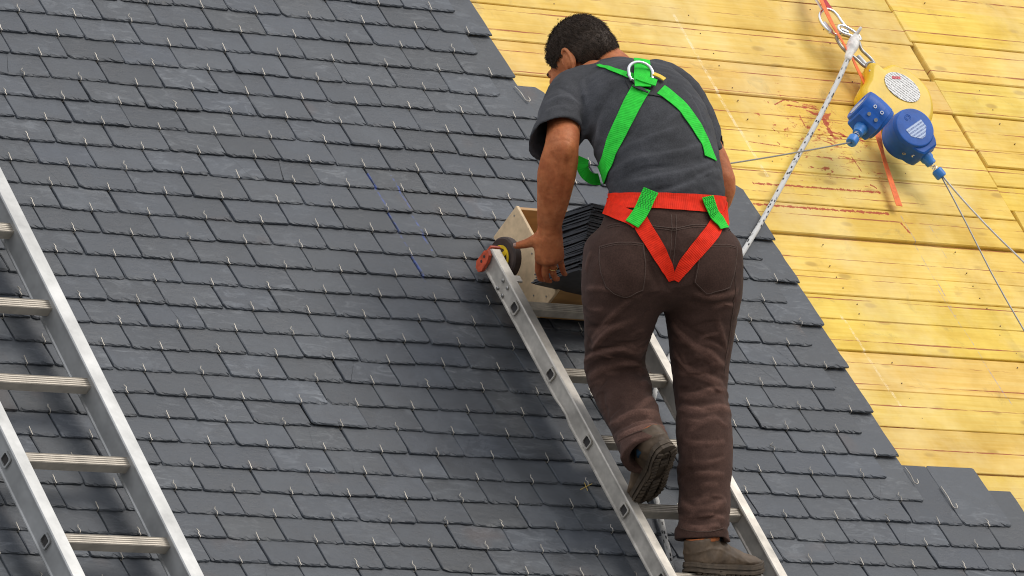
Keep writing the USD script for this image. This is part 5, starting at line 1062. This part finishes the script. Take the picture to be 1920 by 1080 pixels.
def blue_block(label, c, n, tip, r, thick, tipd, screws, lab_at):
    n = unit(n); tip = unit(tip - n * (tip @ n)); s = np.cross(n, tip); B = thing('fall_arrester', label, 'fall arrester', c)
    a = np.linspace(math.radians(48), math.radians(312), 40); cir = [(r * math.cos(t), r * math.sin(t)) for t in a]
    prof = cir + [(r * .98, -r * .62), (tipd * .96, -.034), (tipd, -.028), (tipd, .028), (tipd * .96, .034), (r * .98, r * .62)]
    P = np.array([c + tip * x + s * y for x, y in prof])
    h = thick / 2
    hs = obj('housing', pebble(P, n, [-h, -h + .004, -h * .4, -h * .35, h * .35, h * .4, h - .004, h], [.90, .97, .995, 1.0, 1.0, .985, .955, .90]), M_BLUEP, B, smooth=35)
    an = np.linspace(0, 2 * np.pi, 48, endpoint=False); ci = np.array([c + r * .92 * (math.cos(t) * tip + math.sin(t) * s) for t in an])
    for sg in (1, -1): obj('cover', pebble(ci, n * sg, [h - .004, h + .004, h + .008, h + .0095], [1.03, 1.0, .97, .92]), M_BLUEP, B, smooth=35)
    cf = c + n * (h + .0096)
    obj('emblem', joined([tube(np.array([cf - tip * r * .52 + .011 * (math.cos(t) * tip * .9 + math.sin(t) * s) * k for t in np.linspace(.4, 5.6, 18)]), .0009, 5)[0] for k in (1, .6)]), M_BLUEP, B)
    w = .036; lp = [(-.022, -w), (-.022, w), (.006, w * .98), (.030, .008), (.030, -.008), (.006, -w * .98)]; L0 = cf + tip * .012
    V_ = np.array([L0 + tip * x + s * y + n * .0008 for x, y in lp] + [L0 + n * .0008]); f = np.array([(i, (i + 1) % 6, 6) for i in range(6)])
    if np.cross(V_[1] - V_[0], V_[6] - V_[0]) @ n < 0: f = f[:, ::-1]
    tip_down = np.array([(y / w * .5 + .5, -x * 14) for x, y in lp] + [(.5, 0)]); obj('label', (V_, f), M_LABELB, B, uv=tip_down)
    for ang, ll, sg in screws:
        d = math.cos(ang) * tip + math.sin(ang) * s; rr = r * 1.0 if abs(ang) > .8 else r * 1.12; p_ = c + d * rr + n * h * ll
        obj('screw', lathe([(0, -.006), (.006, -.005), (.006, .0012), (.0035, .0012), (.0035, -.001), (0, -.001)], p_, d, 12), M_STEEL, B); 
    nz = c + tip * tipd
    obj('nozzle', lathe([(0, -.008), (.021, -.008), (.021, .010), (.017, .016), (.0165, .030), (.012, .032), (0, .032)], nz, tip, 24), M_BLUEL, B, smooth=35)
    tt = np.linspace(0, 1, 60); sp = np.array([nz + tip * (.031 + .026 * t) + .0085 * (math.cos(t * 22) * s + math.sin(t * 22) * n) for t in tt]); obj('spring', tube(sp, .0013, 5)[0], M_STEEL, B)
    obj('cable_stop', lathe([(0, .052), (.014, .052), (.0175, .056), (.0175, .078), (.015, .082), (.005, .082), (.005, .080), (0, .080)], nz, tip, 24), M_BLUEL, B, smooth=35)
    return B, nz + tip * .078
C2 = on_roof(*Q6(590, 590), .085); n2 = -FWD * .80 + RT * .40 + UPV * .42; t2 = RT * .62 - UPV * .72 - FWD * .15
B2, e2_ = blue_block('blue fall arrester block facing us with a pale label and cable stop', C2, n2, t2, .072, .084, .088, [(.95, 0, 1), (.55, .3, 1), (-.95, .0, 1), (-.6, .3, 1), (2.2, 0, 1)], None)
C1 = on_roof(*Q6(300, 440), .15); n1_ = -RT * .72 + UPV * .66 - FWD * .10; t1_ = -RT * .48 - UPV * .52 - FWD * .70
B1, e1_ = blue_block('blue fall arrester block seen edge on, its cable running to the worker', C1, n1_, t1_, .060, .080, .070, [(.75, .35, 1), (.75, -.35, 1), (1.25, .35, 1), (1.25, -.35, 1), (-.75, .3, 1), (-.75, -.3, 1)], None)
cend = toworld(J(1262, 322, .15)[None])[0]
obj('cable', tube(smooth_path([e1_, e1_ * .5 + cend * .5 - np.array([0, 0, .004]), cend], 30), .0026, 6)[0], M_CABLE, B1, smooth=True)
obj('cable', tube(smooth_path([e2_, on_roof(1815, 425, .05), on_roof(1866, 525, .03), on_roof(1925, 628, .02), on_roof(2010, 770, .02), on_roof(2010, 770, .0) * 3 - on_roof(1925, 628, .0) * 2 + N * .01, on_roof(2010, 770, .0) * 7 - on_roof(1925, 628, .0) * 6 + N * .01], 30), .0027, 6)[0], M_CABLE, B2, smooth=True)
obj('cable', tube(smooth_path([e2_ + RT * .004, on_roof(1830, 402, .05), on_roof(1925, 497, .03), on_roof(2020, 590, .02), on_roof(2020, 590, .0) * 3 - on_roof(1925, 497, .0) * 2 + N * .01, on_roof(2020, 590, .0) * 7 - on_roof(1925, 497, .0) * 6 + N * .01], 30), .0030, 6)[0], plain('pale_cable', (.52, .5, .47), .5, .3), B2, smooth=True)

# karabiners
def karabiner(label, pts, n, r, mat, gate, gmat):
    P = np.array([on_roof(*Q5(*q), n) if len(q) == 2 else on_roof(*Q5(q[0], q[1]), q[2]) for q in pts]); K = thing('karabiner', label, 'karabiner', P.mean(0), group=None)
    c = smooth_closed(np.vstack([P, P[:1]]), 60); obj('frame', tube(c, r, 9, closed=True)[0], mat, K, smooth=True)
    a, b = [on_roof(*Q5(*q), n) for q in gate]; w = b - a
    obj('screw_gate', lathe([(0, 0), (r * 1.5, 0), (r * 1.75, .003), (r * 1.75, np.linalg.norm(w) - .003), (r * 1.5, np.linalg.norm(w)), (0, np.linalg.norm(w))], a, w, 16), gmat, K, smooth=35)
karabiner('bright steel karabiner highest up, holding the red sling', [(205, 100), (180, 140), (188, 190), (270, 288), (325, 318), (390, 305), (432, 262), (400, 222), (300, 102), (262, 86)], .045, .0052, M_STEEL, ((212, 212), (290, 300)), plain('white_gate', (.7, .69, .66), .4, .2))
karabiner('small bright karabiner between the rope eye and the highest karabiner', [(352, 246), (372, 290), (440, 318), (500, 345), (555, 366), (552, 345), (470, 275), (405, 240)], .055, .0048, M_STEEL, ((370, 272), (440, 306)), M_STEEL)
karabiner('dull grey karabiner holding the yellow block', [(335, 330), (348, 378), (425, 475), (520, 545), (610, 620), (680, 618), (684, 592), (640, 528), (560, 445), (540, 385), (450, 335)], .030, .0055, M_STEELD, ((530, 520), (600, 600)), plain('grey_gate', (.5, .5, .48), .45, .3))

def flat_strap(pts, width, thick=.002, n=30, twist=None):
    p = smooth_path(pts, n); t = np.gradient(p, axis=0); t /= np.linalg.norm(t, axis=1, keepdims=True); s = np.cross(t, N); s /= np.linalg.norm(s, axis=1, keepdims=True); up = np.cross(s, t)
    if twist is not None: w_ = np.interp(np.linspace(0, 1, n), np.linspace(0, 1, len(twist)), twist)[:, None]; s, up = s * np.cos(w_) + up * np.sin(w_), up * np.cos(w_) - s * np.sin(w_)
    h = width / 2; V_ = np.stack([p + s * h + up * thick, p - s * h + up * thick, p - s * h, p + s * h], 1).reshape(-1, 3); f = []
    for i in range(n - 1):
        for j in range(4): a, b = i * 4 + j, i * 4 + (j + 1) % 4; f += [(a, b, b + 4), (a, b + 4, a + 4)]
    f += [(0, 2, 1), (0, 3, 2), (4 * n - 4, 4 * n - 3, 4 * n - 2), (4 * n - 4, 4 * n - 2, 4 * n - 1)]; f = np.array(f)
    if trimesh.Trimesh(V_, f, process=False).volume < 0: f = f[:, ::-1]
    L = np.r_[0, np.cumsum(np.linalg.norm(np.diff(p, axis=0), axis=1))]; return (V_, f), np.stack([np.repeat(L, 4), np.tile([0, width, width, 0], n)], 1)
R6 = lambda x, y: (1400 + x / 2.4538, y / 2.4538)
m_, u_ = flat_strap([on_roof(1526, -45, .03), on_roof(*Q5(195, 5), .055), on_roof(*Q5(300, 232), .062), on_roof(*Q5(420, 440), .05), on_roof(*Q5(492, 560), .035), on_roof(*Q5(640, 850), .02), on_roof(*R6(612, 660), .012), on_roof(*R6(640, 760), .010), on_roof(*R6(672, 860), .006), on_roof(*R6(702, 948), .004)], 0.022, .0018, 60, [.5, .3, .2, .4, .3, 0, -.2, .35, .1, -.1])
sl = obj('orange_sling', m_, M_ORANGE, uv=u_, label='long orange webbing sling running down the boards behind the blue blocks', cat='sling')
m_, u_ = flat_strap([on_roof(1528, -50, .03), on_roof(*Q5(210, -10), .04), on_roof(*Q5(250, 50), .044), on_roof(*Q5(285, 100), .045)], .020, .003, 16)
obj('red_sling', m_, M_REDWEB, uv=u_, label='short dark red sling at the top edge in the highest karabiner', cat='sling')
(m_, u_) = tube(smooth_path([on_roof(*Q5(100, -40), .03), on_roof(*Q5(150, 5), .04), on_roof(*Q5(185, 60), .045), on_roof(*Q5(208, 98), .047)], 14), .004, 8)
obj('cord', m_, plain('white_cord', (.7, .68, .65), .7), smooth=True, label='thin white cord above the highest karabiner at the top edge', cat='cord')

# the flecked rope, from its spliced eye down across the roof and under the ladder
rp = [on_roof(1601, 78, .050), on_roof(1592, 104, .045), on_roof(1543, 207, .022), on_roof(1484, 314, .012), on_roof(1434, 405, .012), on_roof(1384, 487, .012), on_roof(1325, 575, .012), on_roof(1257, 668, .012), on_roof(1222, 760, .012), on_roof(1215, 860, .012), on_roof(1238, 968, .014), on_roof(1252, 1030, .014), on_roof(1264, 1080, .013), on_roof(1290, 1180, .012)]
RP = thing('rope', 'white rope with black flecks from a spliced eye down behind the worker', 'rope', rp[0])
(m_, u_) = tube(smooth_path(rp, 160), .0082, 10); obj('rope_line', m_, M_ROPE, RP, uv=u_, smooth=True)
ey = smooth_path([on_roof(*Q5(520, 318), .056), on_roof(*Q5(498, 370), .056), on_roof(*Q5(478, 440), .054), on_roof(*Q5(450, 510), .050), on_roof(*Q5(438, 552), .047)], 24)
obj('spliced_eye', tube(ey, np.interp(np.linspace(0, 1, 24), [0, .2, .45, .62, .75, .9, 1], [.009, .0165, .0205, .018, .0135, .0125, .009]), 14, flat=.8)[0], plain('white_sleeve', (.70, .67, .62), .6, nscale=40, namt=.3, bump=.5), RP, smooth=True)
lp_ = [ey[2] + .014 * (math.cos(a) * unit(RT * .6 + UPV) + math.sin(a) * unit(N)) + unit(RT * .5 + UPV) * .012 for a in np.linspace(0, 2 * np.pi, 20, endpoint=False)]
obj('eye_loop', tube(np.array(lp_), .0045, 8, closed=True)[0], plain('white_rope', (.68, .66, .62), .7, nscale=60), RP, smooth=True)
st_ = [tube([on_roof(1088, 918, .006), on_roof(1110, 907, .009)], .0012, 5)[0], tube([on_roof(1096, 905, .008), on_roof(1102, 920, .006)], .0010, 5)[0]]
obj('straw', joined(st_), M_STRAW, label='two tiny bits of yellow straw lying on a slate left of the ladder', cat='straw')
